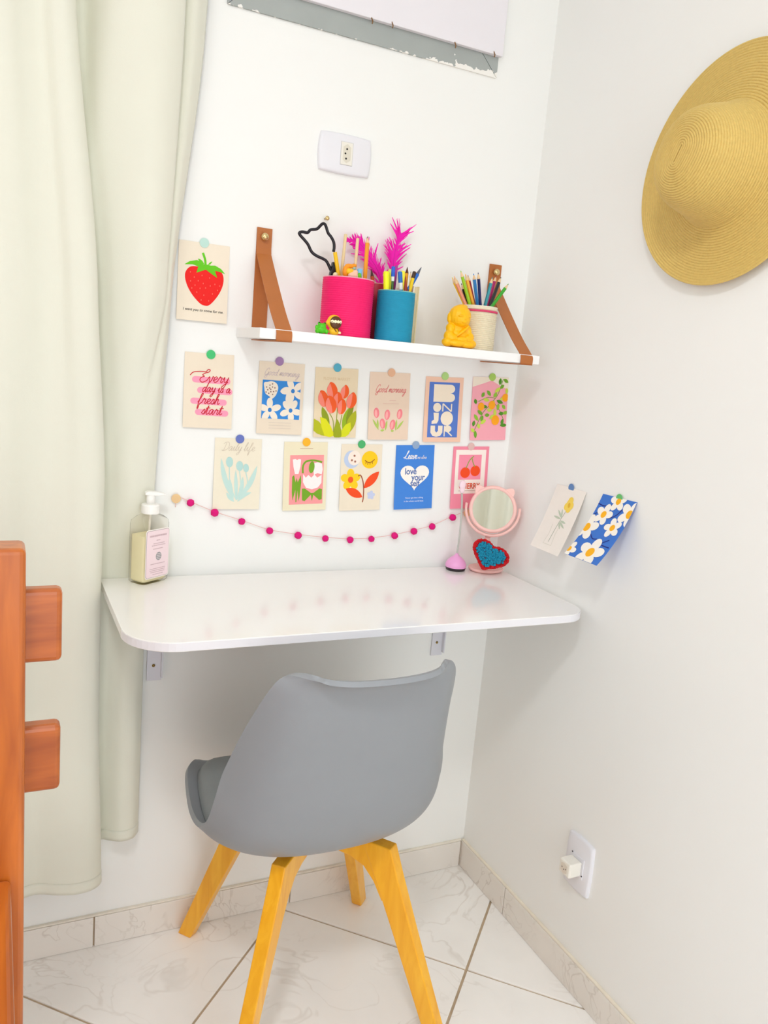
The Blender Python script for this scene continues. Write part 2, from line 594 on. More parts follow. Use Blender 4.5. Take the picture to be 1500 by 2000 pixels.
# cross sections at several heights, right edge first: (x, y)
CUR = {
    0.20: [(-.856, -.018), (-.870, -.040), (-.893, -.045), (-.915, -.035), (-.938, -.020), (-.966, -.024), (-.972, -.045), (-.945, -.062), (-.938, -.085), (-.955, -.105), (-.985, -.110), (-1.02, -.100), (-1.055, -.085), (-1.085, -.090), (-1.12, -.115), (-1.17, -.110), (-1.23, -.070), (-1.30, -.105), (-1.40, -.060), (-1.52, -.100), (-1.65, -.055)],
    0.60: [(-.856, -.014), (-.872, -.030), (-.895, -.032), (-.915, -.024), (-.938, -.016), (-.968, -.022), (-.976, -.040), (-.958, -.055), (-.950, -.072), (-.962, -.090), (-.990, -.095), (-1.02, -.088), (-1.055, -.078), (-1.085, -.085), (-1.12, -.105), (-1.17, -.105), (-1.23, -.065), (-1.30, -.100), (-1.40, -.060), (-1.52, -.095), (-1.65, -.055)],
    0.84: [(-.856, -.006), (-.872, -.009), (-.893, -.010), (-.915, -.009), (-.938, -.010), (-.966, -.018), (-.976, -.038), (-.960, -.052), (-.952, -.068), (-.964, -.086), (-.990, -.092), (-1.02, -.084), (-1.055, -.075), (-1.085, -.082), (-1.12, -.100), (-1.17, -.100), (-1.23, -.065), (-1.30, -.100), (-1.40, -.060), (-1.52, -.095), (-1.65, -.055)],
    1.05: [(-.845, -.016), (-.862, -.028), (-.888, -.034), (-.915, -.030), (-.942, -.018), (-.972, -.016), (-.984, -.036), (-.966, -.052), (-.950, -.070), (-.964, -.090), (-.992, -.094), (-1.02, -.084), (-1.05, -.076), (-1.085, -.085), (-1.12, -.102), (-1.17, -.100), (-1.23, -.065), (-1.30, -.100), (-1.40, -.060), (-1.52, -.095), (-1.65, -.055)],
    1.40: [(-.826, -.014), (-.833, -.036), (-.842, -.042), (-.846, -.056), (-.890, -.070), (-.980, -.018), (-1.00, -.034), (-.982, -.055), (-.968, -.075), (-.984, -.092), (-1.01, -.090), (-1.03, -.076), (-1.06, -.078), (-1.095, -.095), (-1.13, -.104), (-1.18, -.095), (-1.24, -.062), (-1.31, -.100), (-1.41, -.060), (-1.53, -.095), (-1.65, -.055)],
    1.88: [(-.785, -.018), (-.812, -.044), (-.846, -.032), (-.832, -.062), (-.880, -.088), (-.950, -.074), (-.995, -.020), (-1.028, -.034), (-1.015, -.072), (-1.03, -.092), (-1.05, -.092), (-1.07, -.078), (-1.095, -.088), (-1.12, -.104), (-1.15, -.104), (-1.20, -.090), (-1.26, -.060), (-1.33, -.100), (-1.42, -.060), (-1.53, -.095), (-1.65, -.055)],
    2.50: [(-.735, -.020), (-.775, -.055), (-.815, -.030), (-.808, -.070), (-.880, -.095), (-.950, -.085), (-1.00, -.025), (-1.035, -.040), (-1.035, -.085), (-1.055, -.098), (-1.075, -.085), (-1.095, -.070), (-1.12, -.090), (-1.145, -.104), (-1.175, -.095), (-1.22, -.075), (-1.28, -.060), (-1.35, -.100), (-1.44, -.060), (-1.54, -.095), (-1.65, -.055)],
}
ZS = sorted(CUR)
CURS = {z: cr([(a, b, 0) for a, b in CUR[z]], 6) for z in ZS}
def curtain_pt(i, z):
    for k in range(len(ZS) - 1):
        if z <= ZS[k + 1] or k == len(ZS) - 2:
            t = min(1, max(-0.2, (z - ZS[k]) / (ZS[k + 1] - ZS[k])))
            t2 = t * t * (3 - 2 * t) if t > 0 else t
            t = 0.5 * t + 0.5 * t2
            a, b = CURS[ZS[k]][i], CURS[ZS[k + 1]][i]
            p = a.lerp(b, t)
            return p.x, min(p.y, -.004)
NC = len(CURS[ZS[0]])
def hem_z(i):
    s = i / (NC - 1)
    return 0.268 - 0.058 * min(1, max(0, (s - 0.18) / 0.2)) 
curt = thing('curtain', 'pale green cloth curtain hanging in folds beside the desk', 'curtain', (-1.25, -.05, .2))
zz = [0, .012, .03, .06] + [0.1 + 0.9 * k / 44 for k in range(45)]
def cpt(iu, t):
    h = hem_z(iu)
    z = h + (2.5 - h) * t
    x, y = curtain_pt(iu, z)
    n = noise.noise(Vector((x * 9, z * 2.5, 1.7)))
    return (x + 0.004 * n, min(-.004, y + (0.005 * n if z > .95 or z < .7 else 0)), z)
mb = MB()
mb.add([cpt(i, t) for i in range(NC) for t in zz], [(i * len(zz) + k, (i + 1) * len(zz) + k, (i + 1) * len(zz) + k + 1, i * len(zz) + k + 1) for i in range(NC - 1) for k in range(len(zz) - 1)])
me = bake_mods(mb.mesh(), [('SOLIDIFY', dict(thickness=0.0016, offset=0))])
link('cloth', me, M_CURT, curt, smooth=True)
mb = MB()
ht = [-.001, .006, .012, .018]
mb.add([(lambda p: (p[0], p[1] - .0012, p[2]))(cpt(i, 0 + h / 2.3)) for i in range(NC) for h in (0.0, .008, .016, .024)],
       [(i * 4 + k, (i + 1) * 4 + k, (i + 1) * 4 + k + 1, i * 4 + k + 1) for i in range(NC - 1) for k in range(3)])
link('hem', bake_mods(mb.mesh(), [('SOLIDIFY', dict(thickness=0.0022, offset=0))]), M_CURT, curt, smooth=True)
MB().tube([(-.70, -.06, 2.53), (-2.2, -.06, 2.53)], .012, 12).build('curtain_rod', mat('rod_white', 'E8E8E8', 0.4), curt)

# second curtain at the other end of the room (seen in the little mirror)
def rear_curt(u, t):
    x = -2.42 + .9 * u
    return (x, YB + .07 + .035 * math.sin(u * 36) + .012 * math.sin(u * 23 + 1), .25 + 2.2 * t)
mb = MB().grid(160, 8, rear_curt)
rc = link('curtain', bake_mods(mb.mesh(), [('SOLIDIFY', dict(thickness=.002, offset=0))]), M_CURT, None, (-1.95, YB + .07, .25), True)
tag(rc, 'pale green curtain across the room, seen only in the round mirror', 'curtain')

# ---------------------------------------------------------------- bed
M_BED = wood('bed_wood', 'A65216', 'CC7024', 0.3, (40, 40, 4), 0.2, 1.0)
M_BEDH = wood('bed_wood_rail', 'A24E18', 'C66A26', 0.3, (4, 40, 40), 0.2, 1.0)
bed = thing('bed', 'orange-brown varnished wooden bed with square post and slatted end', 'bed', (-1.15, -.58, 0))
MB().box(-1.200, -1.101, -.645, -.592, 0, 1.056, .007, 3).build('post', M_BED, bed, label='square bed post')
MB().box(-2.15, -2.051, -.645, -.592, 0, 1.056, .007, 3).build('post', M_BED, bed)
for a, b in ((.893, .990), (.713, .806)):
    MB().box(-2.11, -1.0565, -.592, -.566, a, b, .007, 3).build('rail', M_BEDH, bed)
MB().box(-1.165, -1.1165, -2.55, -.645, .46, .632, .007, 3).build('side_rail', wood('bed_wood_side', 'A65216', 'CC7024', 0.3, (40, 4, 40), 0.2, 1.0), bed)
MB().box(-2.12, -2.075, -2.55, -.645, .46, .632, .007, 3).build('side_rail', MATS['bed_wood_side'], bed)
MB().box(-1.200, -1.101, -2.60, -2.55, 0, .70, .007, 3).build('post', M_BED, bed)
MB().box(-2.15, -2.051, -2.60, -2.55, 0, .70, .007, 3).build('post', M_BED, bed)
MB().box(-2.072, -1.168, -2.54, -.65, .50, .52, .002).build('bed_base', M_BEDH, bed)

# ---------------------------------------------------------------- desk
DZ = 0.836
def rrect(x0, x1, y0, y1, rads, n=10):
    """rounded rectangle, rads = (x0y0, x1y0, x1y1, x0y1)"""
    out = []
    for (cx, cy, sx, sy, a0), r in zip(((x0, y0, 1, 1, 180), (x1, y0, -1, 1, 270), (x1, y1, -1, -1, 0), (x0, y1, 1, -1, 90)), rads):
        if r < 1e-5:
            out.append((cx, cy))
            continue
        for k in range(n + 1):
            a = R(a0 + 90 * k / n)
            out.append((cx + sx * r + r * math.cos(a), cy + sy * r + r * math.sin(a)))
    return out
desk = thing('wall_desk', 'white wall-mounted desk with rounded front corners above the grey chair', 'desk', (-.48, -.2, DZ))
poly = rrect(-.945, -.019, -.402, -.0125, (.085, .065, 0, 0), 12)
poly = [(a, b if b < -.02 else -.0125) for a, b in poly]
o = MB().prism(poly, lambda a, b, t: (a, b, t), DZ - .0165, DZ).build('desk_top', M_WHITE, desk, bev=0.0012)
eb = rrect(-.9453, -.0187, -.4023, -.0125, (.085, .065, 0, 0), 12)[:-2]
mb = MB()
n = len(eb)
mb.add([(a, b, DZ - .0150) for a, b in eb] + [(a, b, DZ - .0016) for a, b in eb], [(i, i + 1, n + i + 1, n + i) for i in range(n - 1)])
link('edge_band', bake_mods(mb.mesh(), [('SOLIDIFY', dict(thickness=.0006, offset=0))]), mat('edge_band', 'E6E5EA', 0.3, .01), desk)
M_BRK = mat('bracket_paint', 'DCDCE4', 0.4, .02)
M_SCREW = mat('brass_screw', 'A88B4E', 0.35, .1, 300, metal=.8)
for bx in (-.831, -.146):
    m1 = MB().box(bx - .0155, bx + .0155, -.0045, -.001, .606, DZ - .017, .0006)
    m1.box(bx - .0155, bx + .0155, -.30, -.001, DZ - .0205, DZ - .017, .0006)
    m1.prism([(-.0045, .615), (-.0045, DZ - .019), (-.27, DZ - .019), (-.27, DZ - .026), (-.016, .80), (-.016, .615)], lambda a, b, t: (t, a, b), bx + .0125, bx + .0155)
    b_ = m1.build('bracket', M_BRK, desk, label='white steel shelf bracket')
    for sz in (.64, .76):
        MB().lathe([(.0001, 0), (.0028, .0003), (.0034, .0012), (.0001, .0022)], (bx - .002, -.0045, sz), 12, Matrix.Rotation(R(90), 4, 'X')).build('screw', M_SCREW, b_, smooth=True)

# ---------------------------------------------------------------- chair
M_SHELL = mat('grey_plastic_shell', '91959A', 0.42, 0.02, 30, bump=0.05, bscale=900)
M_CUSH = mat('grey_leatherette', '8C9192', 0.6, 0.04, 60, bump=0.25, bscale=500)
M_LEG = wood('beech_leg', 'EEA40A', 'FDBE2A', 0.35, (45, 45, 7), 0.25, 1.0)
CH = Matrix.Translation((-.548, -.268, 0)) @ Matrix.Rotation(R(-1.5), 4, 'Z')
CHS = Matrix.Translation((-.551, -.270, 0)) @ Matrix.Rotation(R(0.2), 4, 'Z')
chair = thing('shell_chair', 'grey plastic shell chair with splayed light wooden legs at the desk', 'chair', (-.548, -.268, 0))
#      y(fwd)  z     half width  side lift  side forward
PR = [(.222, .394, .134, .008, -.022),
      (.226, .412, .162, .016, -.020),
      (.212, .423, .181, .022, -.014),
      (.160, .420, .204, .028, 0),
      (.090, .410, .218, .034, 0),
      (.010, .401, .227, .042, 0),
      (-.070, .399, .227, .058, .012),
      (-.135, .413, .223, .082, .034),
      (-.182, .452, .217, .092, .062),
      (-.208, .512, .209, .078, .080),
      (-.225, .582, .199, .054, .080),
      (-.240, .652, .188, .036, .072),
      (-.253, .715, .176, .024, .058),
      (-.262, .770, .162, .014, .044),
      (-.270, .798, .146, .006, .042),
      (-.284, .813, .130, -.002, .040),
      (-.302, .819, .112, -.006, .034)]
PRS = cr([p for p in [Vector(q) for q in PR]], 4) if False else None
def cr_nd(rows, n):
    out = []
    m = len(rows)
    for i in range(m - 1):
        a, b, c, d = rows[max(i - 1, 0)], rows[i], rows[i + 1], rows[min(i + 2, m - 1)]
        for k in range(n):
            t = k / n
            out.append([0.5 * (2 * b[j] + (c[j] - a[j]) * t + (2 * a[j] - 5 * b[j] + 4 * c[j] - d[j]) * t * t + (3 * b[j] - a[j] - 3 * c[j] + d[j]) * t ** 3) for j in range(len(b))])
    out.append(list(rows[-1]))
    return out
ROWS = cr_nd(PR, 4)
def shell_pt(row, t, inset=1.0, lift=0.0):
    y, z, hw, li, fo = row
    a = abs(t) * inset
    k = a ** 2.4
    dip = -.011 * (1 - a * a) * min(1, (z - .70) / .09) if z > .70 else 0
    fl_ = .006 * max(0, (a - .9) / .1) ** 1.5
    return CHS @ Vector((-.016 + math.copysign(hw * math.sin(min(1, a) * math.pi / 2 * .92) / math.sin(math.pi / 2 * .92) + fl_, t), y + fo * k, z + li * k + dip + lift))
NT = 33
mb = MB()
mb.add([shell_pt(r, -1 + 2 * j / (NT - 1)) for r in ROWS for j in range(NT)],
       [(i * NT + j, i * NT + j + 1, (i + 1) * NT + j + 1, (i + 1) * NT + j) for i in range(len(ROWS) - 1) for j in range(NT - 1)])
me = bake_mods(mb.mesh(), [('SOLIDIFY', dict(thickness=.009, offset=0)), ('BEVEL', dict(width=.003, segments=2, limit_method='ANGLE', angle_limit=R(50))), ('SUBSURF', dict(levels=1))])
link('shell', me, M_SHELL, chair, smooth=True)
# padded seat
CR_ = [r for r in ROWS if -.13 < r[0] < .205 and r[1] < .44]
mb = MB()
NQ = 21
top, bot = [], []
for i, r in enumerate(CR_):
    s = i / (len(CR_) - 1)
    e = 0.80 * (1 - abs(2 * s - 1) ** 6 * .35)
    for j in range(NQ):
        t = -1 + 2 * j / (NQ - 1)
        bulge = .030 * (1 - abs(t) ** 8) * (1 - abs(2 * s - 1) ** 8) + .008
        top.append(shell_pt(r, t, e, bulge))
        bot.append(shell_pt(r, t, e, .006))
nn = len(top)
fs = []
for i in range(len(CR_) - 1):
    for j in range(NQ - 1):
        q = (i * NQ + j, i * NQ + j + 1, (i + 1) * NQ + j + 1, (i + 1) * NQ + j)
        fs.append(q)
        fs.append(tuple(nn + k for k in q[::-1]))
rim = [j for j in range(NQ)] + [i * NQ + NQ - 1 for i in range(1, len(CR_))] + [(len(CR_) - 1) * NQ + j for j in range(NQ - 2, -1, -1)] + [i * NQ for i in range(len(CR_) - 2, 0, -1)]
for k in range(len(rim)):
    a, b = rim[k], rim[(k + 1) % len(rim)]
    fs.append((a, b, nn + b, nn + a))
mb.add(top + bot, fs)
mb.build('seat_cushion', M_CUSH, chair, smooth=True)
# wooden base: four legs, each with an arm that meets in the middle
FEET = [(-.199, .233), (.218, .219), (-.212, -.238), (.200, -.246)]
for fx, fy in FEET:
    d = Vector((fx, fy, 0)).normalized()
    tn = Vector((-d.y, d.x, 0))
    foot = Vector((fx, fy, 0))
    top = d * .145 + Vector((0, 0, .392))
    mb = MB()
    ring = []
    prof = [(0, .017, .0125), (.30, .020, .0130), (.62, .024, .0135), (.86, .028, .0140), (1.0, .032, .0140)]
    vs = []
    for s, a, b in prof:
        c = foot.lerp(top, s)
        for sx, sy in ((1, 1), (-1, 1), (-1, -1), (1, -1)):
            vs.append(CH @ (c + d * a * sx + tn * b * sy))
    fs = [(4 * i + k, 4 * i + (k + 1) % 4, 4 * (i + 1) + (k + 1) % 4, 4 * (i + 1) + k) for i in range(len(prof) - 1) for k in range(4)]
    fs += [(0, 3, 2, 1), tuple(4 * (len(prof) - 1) + k for k in range(4))]
    mb.add(vs, fs)
    arm = [(.010, .350), (.090, .346), (.122, .336), (.146, .312), (.168, .276), (.182, .296), (.165, .390), (.010, .390)]
    mb.prism(arm, lambda a, b, t: CH @ (d * a + tn * t + Vector((0, 0, b))), -.0128, .0128)
    mb.build('leg', M_LEG, chair, bev=.0022)
MB().lathe([(.001, .346), (.045, .346), (.05, .352), (.05, .392), (.001, .392)], CH.translation, 24).build('hub', mat('dark_hub', '55585B', .5), chair)

# ---------------------------------------------------------------- shelf on leather straps
M_STRAP = mat('tan_leather', 'B26A33', 0.5, 0.07, 25, bump=0.15, bscale=500)
shelf = thing('strap_shelf', 'white wall shelf hung from two tan leather straps', 'shelf', (-.375, -.08, 1.331))
SZ = 1.351
MB().box(-.692, -.058, -.165, -.0005, SZ - .019, SZ, .0012).build('shelf_board', M_SHELF, shelf)
M_RIVET = mat('brass_knob', 'D9C08A', 0.25, .05, 300, metal=.85)
for sx, lab in ((-.6455, 'left'), (-.0935, 'right')):
    # closed loop in the y-z plane: up the wall, down the slanted front, under the board
    loop = cr([(-.0014, 1.551), (-.0014, 1.50), (-.0014, 1.42), (-.0014, SZ + .004)], 3)
    front = [(-.0036, 1.551), (-.0036, 1.512)] + [tuple(q)[:2] for q in cr([(-.0060, 1.500), (-.060, 1.444), (-.120, 1.386), (-.160, 1.353), (-.1672, 1.345), (-.1680, 1.337), (-.1668, 1.3305), (-.160, 1.3298), (-.08, 1.3298), (-.004, 1.3298)], 5)]
    for pts in ([tuple(q)[:2] for q in loop], front):
        mb = MB()
        n = len(pts)
        mb.add([(sx - .0155, y, z) for y, z in pts] + [(sx + .0155, y, z) for y, z in pts], [(i, i + 1, n + i + 1, n + i) for i in range(n - 1)])
        st = link('strap', bake_mods(mb.mesh(), [('SOLIDIFY', dict(thickness=.0018, offset=0))]), M_STRAP, shelf, smooth=False)
    MB().lathe([(.0001, -.003), (.0045, -.003), (.0045, .004), (.007, .0045), (.0078, .007), (.0068, .0105), (.003, .0125), (.0001, .013)], (sx - .001, -.004, 1.5335), 20, Matrix.Rotation(R(90), 4, 'X')).build('knob', M_RIVET, st, smooth=True)
nail = MB().lathe([(.0001, -.001), (.002, -.001), (.002, .012), (.0042, .0125), (.0046, .0145), (.002, .0165), (.0001, .0165)], (-.518, 0, 1.588), 14, Matrix.Rotation(R(90), 4, 'X')).build('wall_nail', M_RIVET, None, (-.518, 0, 1.588), smooth=True)
tag(nail, 'small brass nail in the wall above the shelf', 'nail')

# ---------------------------------------------------------------- wall sockets
def plate(poly, fn, name, m, par, t0, t1, inset):
    mb = MB()
    n = len(poly)
    cx = sum(p[0] for p in poly) / n; cy = sum(p[1] for p in poly) / n
    ins = [(cx + (a - cx) * (1 - inset), cy + (b - cy) * (1 - inset)) for a, b in poly]
    mid = [(cx + (a - cx) * (1 - inset * .25), cy + (b - cy) * (1 - inset * .25)) for a, b in poly]
    vs = [fn(a, b, t0) for a, b in poly] + [fn(a, b, t0 + (t1 - t0) * .55) for a, b in poly] + [fn(a, b, t0 + (t1 - t0) * .85) for a, b in mid] + [fn(a, b, t1) for a, b in ins]
    fs = [tuple(range(n))[::-1], tuple(3 * n + i for i in range(n))]
    for l in range(3):
        for i in range(n):
            j = (i + 1) % n
            fs.append((l * n + i, l * n + j, (l + 1) * n + j, (l + 1) * n + i))
    mb.add(vs, fs)
    return sharp(mb.build(name, m, par), .9)
def bowed(w, h, n=8):
    """plate outline with bowed ends (long axis = first coordinate)"""
    out = []
    for k in range(n + 1):
        t = -1 + 2 * k / n
        out.append((w / 2 + .000 - .004 * t * t, h / 2 * t))
    for k in range(1, n):
        t = 1 - 2 * k / n
        out.append((w / 2 * t, h / 2 + .0025 * (1 - t * t)))
    for k in range(n + 1):
        t = 1 - 2 * k / n
        out.append((-w / 2 + .004 * t * t, h / 2 * t))
    for k in range(1, n):
        t = -1 + 2 * k / n
        out.append((w / 2 * t, -h / 2 - .0025 * (1 - t * t)))
    return out
M_SOCK = mat('ivory_plastic', 'E9E6DC', 0.4, .02)
M_HOLE = mat('dark_hole', '1E1A1A', 0.8)
M_LINE = mat('seam_grey', 'B9B8BC', 0.6)
sb = thing('wall_socket', 'white horizontal socket plate high on the desk wall', 'socket', (-.486, 0, 1.719))
fB = lambda a, b, t: (-.486 + a, -t, 1.719 + b)
plate(bowed(.117, .073), fB, 'cover_plate', M_PLASTIC, sb, .0, .009, .10)
MB().box(-.4975, -.4705, -.0096, -.004, 1.6975, 1.7425, .0004).build('seam', M_LINE, sb)
ins = MB().box(-.4968, -.4712, -.0105, -.004, 1.6982, 1.7418, .0006).build('socket_insert', M_SOCK, sb)
hexa = [(-.0085, .0125), (0, .0185), (.0085, .0125), (.0085, -.0125), (0, -.0185), (-.0085, -.0125)]
MB().prism(hexa, lambda a, b, t: (-.484 + a, t, 1.72 + b), -.0109, -.0104).build('socket_recess', mat('ivory_shadow', 'DAD5C6', .5), ins)
for a, b in ((-.0005, .0085), (-.0035, -.0003), (-.0015, -.0100)):
    MB().lathe([(.0001, .0), (.0019, .0), (.0019, .0006), (.0001, .0006)], (-.484 + a, -.0109, 1.72 + b), 12, Matrix.Rotation(R(90), 4, 'X')).build('pin_hole', M_HOLE, ins)

sr = thing('wall_socket', 'white vertical socket plate low on the hat wall', 'socket', (0, -.447, .288))
fR = lambda a, b, t: (-t, -.447 - b, .288 + a)
plate(bowed(.122, .076), fR, 'cover_plate', M_PLASTIC, sr, 0, .009, .10)
ins = MB().box(-.0105, -.004, -.468, -.426, .263, .309, .0006).build('socket_insert', M_PLASTIC, sr)
for a, b in ((-.430, .3085), (-.4665, .272)):
    MB().lathe([(.0001, 0), (.0018, 0), (.0018, .0006), (.0001, .0006)], (-.0105, a, b), 10, Matrix.Rotation(R(-90), 4, 'Y')).build('pin_hole', M_HOLE, sr)
pl = thing('plug_adapter', 'small white adapter plugged into the low socket', 'adapter', (-.0105, -.447, .286))
M_ADAP = mat('adapter_white', 'EEEBE2', 0.4, .02)
MB().box(-.044, -.0109, -.465, -.430, .2705, .3030, .004, 3).build('adapter_body', M_ADAP, pl)
MB().prism([(-.010, .008), (0, .012), (.010, .008), (.010, -.008), (0, -.012), (-.010, -.008)], lambda a, b, t: (t, -.4475 + a, .287 + b), -.0446, -.0438).build('socket_face', mat('adapter_face', 'E3D9CB', .5), pl)
for a in (-.006, 0, .006):
    MB().lathe([(.0001, 0), (.0016, 0), (.0016, .0004), (.0001, .0004)], (-.0446, -.4475 + a, .287 + (-.003 if a == 0 else 0)), 10, Matrix.Rotation(R(-90), 4, 'Y')).build('pin_hole', mat('hole_grey', '8A7F74', .8), pl)

# ---------------------------------------------------------------- straw hat
def straw():
    m = mat('straw_braid', 'D6B868', 0.62, 0.10, 160)
    nt = m.node_tree
    b = nt.nodes['Principled BSDF']
    tc = nt.nodes.new('ShaderNodeTexCoord')
    vo = nt.nodes.new('ShaderNodeTexVoronoi')
    vo.inputs['Scale'].default_value = 330
    nt.links.new(tc.outputs['Object'], vo.inputs['Vector'])
    bp = nt.nodes.new('ShaderNodeBump')
    bp.inputs['Strength'].default_value = 0.5
    bp.inputs['Distance'].default_value = 0.0012
    nt.links.new(vo.outputs['Distance'], bp.inputs['Height'])
    nt.links.new(bp.outputs['Normal'], b.inputs['Normal'])
    b.inputs['Sheen Weight'].default_value = 0.1
    return m
M_STRAW = straw()
HC = Vector((0, -.569, 1.684))
hat = thing('straw_hat', 'wide-brimmed golden straw hat hanging on the wall', 'hat', HC)
def hat_surface(prof_pts, stretch, nseg=112):
    prof = cr([(a, b, 0) for a, b in prof_pts], 24)
    # resample by arc length, then add braid ridges
    L = [0]
    for i in range(1, len(prof)):
        L.append(L[-1] + (prof[i] - prof[i - 1]).length)
    pitch = .0045
    n = int(L[-1] / pitch * 5)
    rows = []
    k = 0
    for i in range(n + 1):
        s = L[-1] * i / n
        while k < len(L) - 2 and L[k + 1] < s:
            k += 1
        t = (s - L[k]) / max(1e-9, L[k + 1] - L[k])
        p = prof[k].lerp(prof[k + 1], min(1, t))
        d = (prof[k + 1] - prof[k]).normalized()
        nr = Vector((-d.y, d.x, 0))
        ph = (s / pitch) % 1.0
        rows.append(p + nr * (.0019 * (math.sin(math.pi * ph) - .5)))
    ax = R(62)
    mb = MB()
    vs = []
    for p in rows:
        for j in range(nseg):
            a = 2 * math.pi * j / nseg
            r, h = p.x, p.y
            st = stretch(r)
            ca, sa = math.cos(a - ax), math.sin(a - ax)
            e1 = r * ca + math.copysign(st * min(1, abs(ca) * 3), ca)
            e2 = r * sa
            yy = e1 * math.cos(ax) - e2 * math.sin(ax)
            zz_ = e1 * math.sin(ax) + e2 * math.cos(ax)
            # brim waves: curls off the wall at the bottom, hugs it on top
            wv = 0
            if r > .1:
                q = (r - .1) / .1
                wv = q * q * (.005 * math.cos(a + math.pi / 2) + .003 * math.sin(2 * a))
            vs.append(HC + Vector((-max(.0035, h + wv), -yy, zz_)))
    m_ = len(rows)
    fs = [(i * nseg + j, i * nseg + (j + 1) % nseg, (i + 1) * nseg + (j + 1) % nseg, (i + 1) * nseg + j) for i in range(m_ - 1) for j in range(nseg)]
    mb.add(vs, fs)
    return bake_mods(mb.mesh(), [('SOLIDIFY', dict(thickness=.0016, offset=0))])
crown = [(.0008, .126), (.018, .1255), (.045, .121), (.064, .111), (.076, .094), (.084, .071), (.091, .047), (.097, .032), (.100, .026)]
brim = [(.100, .026), (.106, .0225), (.125, .0185), (.150, .0155), (.175, .014), (.194, .0145), (.1965, .0140)]
link('crown', hat_surface(crown, lambda r: .013 * max(0, 1 - r / .10)), M_STRAW, hat, smooth=True)
link('brim', hat_surface(brim, lambda r: 0.0), M_STRAW, hat, smooth=True)
MB().tube([HC + Vector((-.0005, .0, .085)), HC + Vector((-.020, .0, .085)), HC + Vector((-.021, .0, .090))], .0025, 8).build('hat_hook', mat('hook_steel', 'C9C9C9', .3, metal=.8), hat)

# ---------------------------------------------------------------- picture cards
GLY = {
 'e': ([[(0, .3), (.35, .5), (.5, .8), (.3, 1), (.1, .7), (.15, .2), (.4, 0), (.7, .28)]], .65),
 'v': ([[(0, .5), (.15, .95), (.3, .1), (.42, 0), (.6, .6), (.6, 1), (.8, .85)]], .75),
 'r': ([[(0, .2), (.2, 1.05), (.28, .85), (.5, .85), (.45, .2), (.6, 0), (.75, .28)]], .7),
 'y': ([[(0, .5), (.15, 1), (.2, .3), (.4, .1), (.6, .4), (.7, 1), (.55, -.5), (.3, -1), (.15, -.7), (.8, .2)]], .75),
 'd': ([[(.6, .8), (.35, 1), (.1, .6), (.15, .1), (.4, .1), (.6, .7), (.8, 2), (.62, .3), (.75, 0), (.9, .28)]], .85),
 'a': ([[(.6, .85), (.35, 1), (.1, .6), (.15, .1), (.4, .1), (.62, .9), (.6, .2), (.75, 0), (.9, .28)]], .85),
 'i': ([[(0, .3), (.2, 1), (.2, .2), (.35, 0), (.55, .28)], [(.25, 1.45), (.28, 1.5)]], .5),
 's': ([[(0, .2), (.3, 1), (.45, .45), (.35, .05), (.1, .1), (.35, .02), (.6, .28)]], .55),
 'f': ([[(0, .2), (.4, 1.6), (.35, 2), (.2, 1.6), (.15, -.7), (.28, -.9), (.35, -.1), (.65, .28)]], .6),
 'h': ([[(0, .2), (.35, 1.7), (.25, 2), (.15, 1.5), (.1, 0), (.2, .7), (.45, 1), (.5, .2), (.65, 0), (.8, .28)]], .75),
 't': ([[(0, .3), (.25, 1.7), (.2, .2), (.35, 0), (.55, .28)], [(-.05, 1.15), (.55, 1.25)]], .5),
 'o': ([[(.55, .85), (.3, 1), (.05, .5), (.25, 0), (.55, .3), (.5, .9), (.8, .8)]], .75),
 'm': ([[(0, .2), (.1, 1), (.12, .1), (.2, .8), (.4, .95), (.45, .1), (.55, .8), (.75, .95), (.8, .1), (.95, 0), (1.05, .28)]], 1.0),
 'n': ([[(0, .2), (.1, 1), (.12, .1), (.2, .8), (.45, .95), (.5, .1), (.65, 0), (.8, .28)]], .75),
 'g': ([[(.6, .85), (.35, 1), (.1, .6), (.15, .1), (.4, .1), (.62, .9), (.52, -.5), (.3, -1), (.15, -.7), (.85, .28)]], .8),
 'l': ([[(0, .2), (.38, 1.7), (.28, 2), (.17, 1.5), (.15, .2), (.3, 0), (.5, .28)]], .45),
 'G': ([[(.9, 1.6), (.6, 2.1), (.15, 1.3), (.15, .3), (.5, 0), (.85, .5), (.9, 1), (.8, -.4), (.5, -.8), (.3, -.4), (1.1, .3)]], 1.05),
 'D': ([[(.4, 1.8), (.3, .1), (.0, .1), (.3, -.05), (.9, .3), (1.1, 1.1), (.8, 1.9), (.2, 1.9), (-.1, 1.5)]], 1.2),
 'L': ([[(-.4, .3), (.1, .6), (.75, 1.9), (.65, 2.25), (.4, 1.6), (.25, .3), (-.05, .1), (.4, .15), (.9, .0), (1.1, .28)]], 1.05),
 'E': ([[(-1.6, 1.0), (-1.3, 1.55), (-.3, 1.75), (.35, 1.75), (.55, 2.15), (.85, 2.1), (.8, 1.75), (.4, 1.55), (.05, 1.2), (.35, .95), (.0, .75), (-.1, .3), (.3, -.1), (.8, .2), (.95, .5)]], .95),
}
def cursive(word, x, y, size, slant=.25, track=1.0):
    out = []
    for ch in word:
        if ch == ' ':
            x += size * .55 * track
            continue
        st, adv = GLY[ch]
        for s in st:
            out.append([(x + size * track * a + size * slant * b, y + size * b) for a, b in s])
        x += size * adv * track
    return out

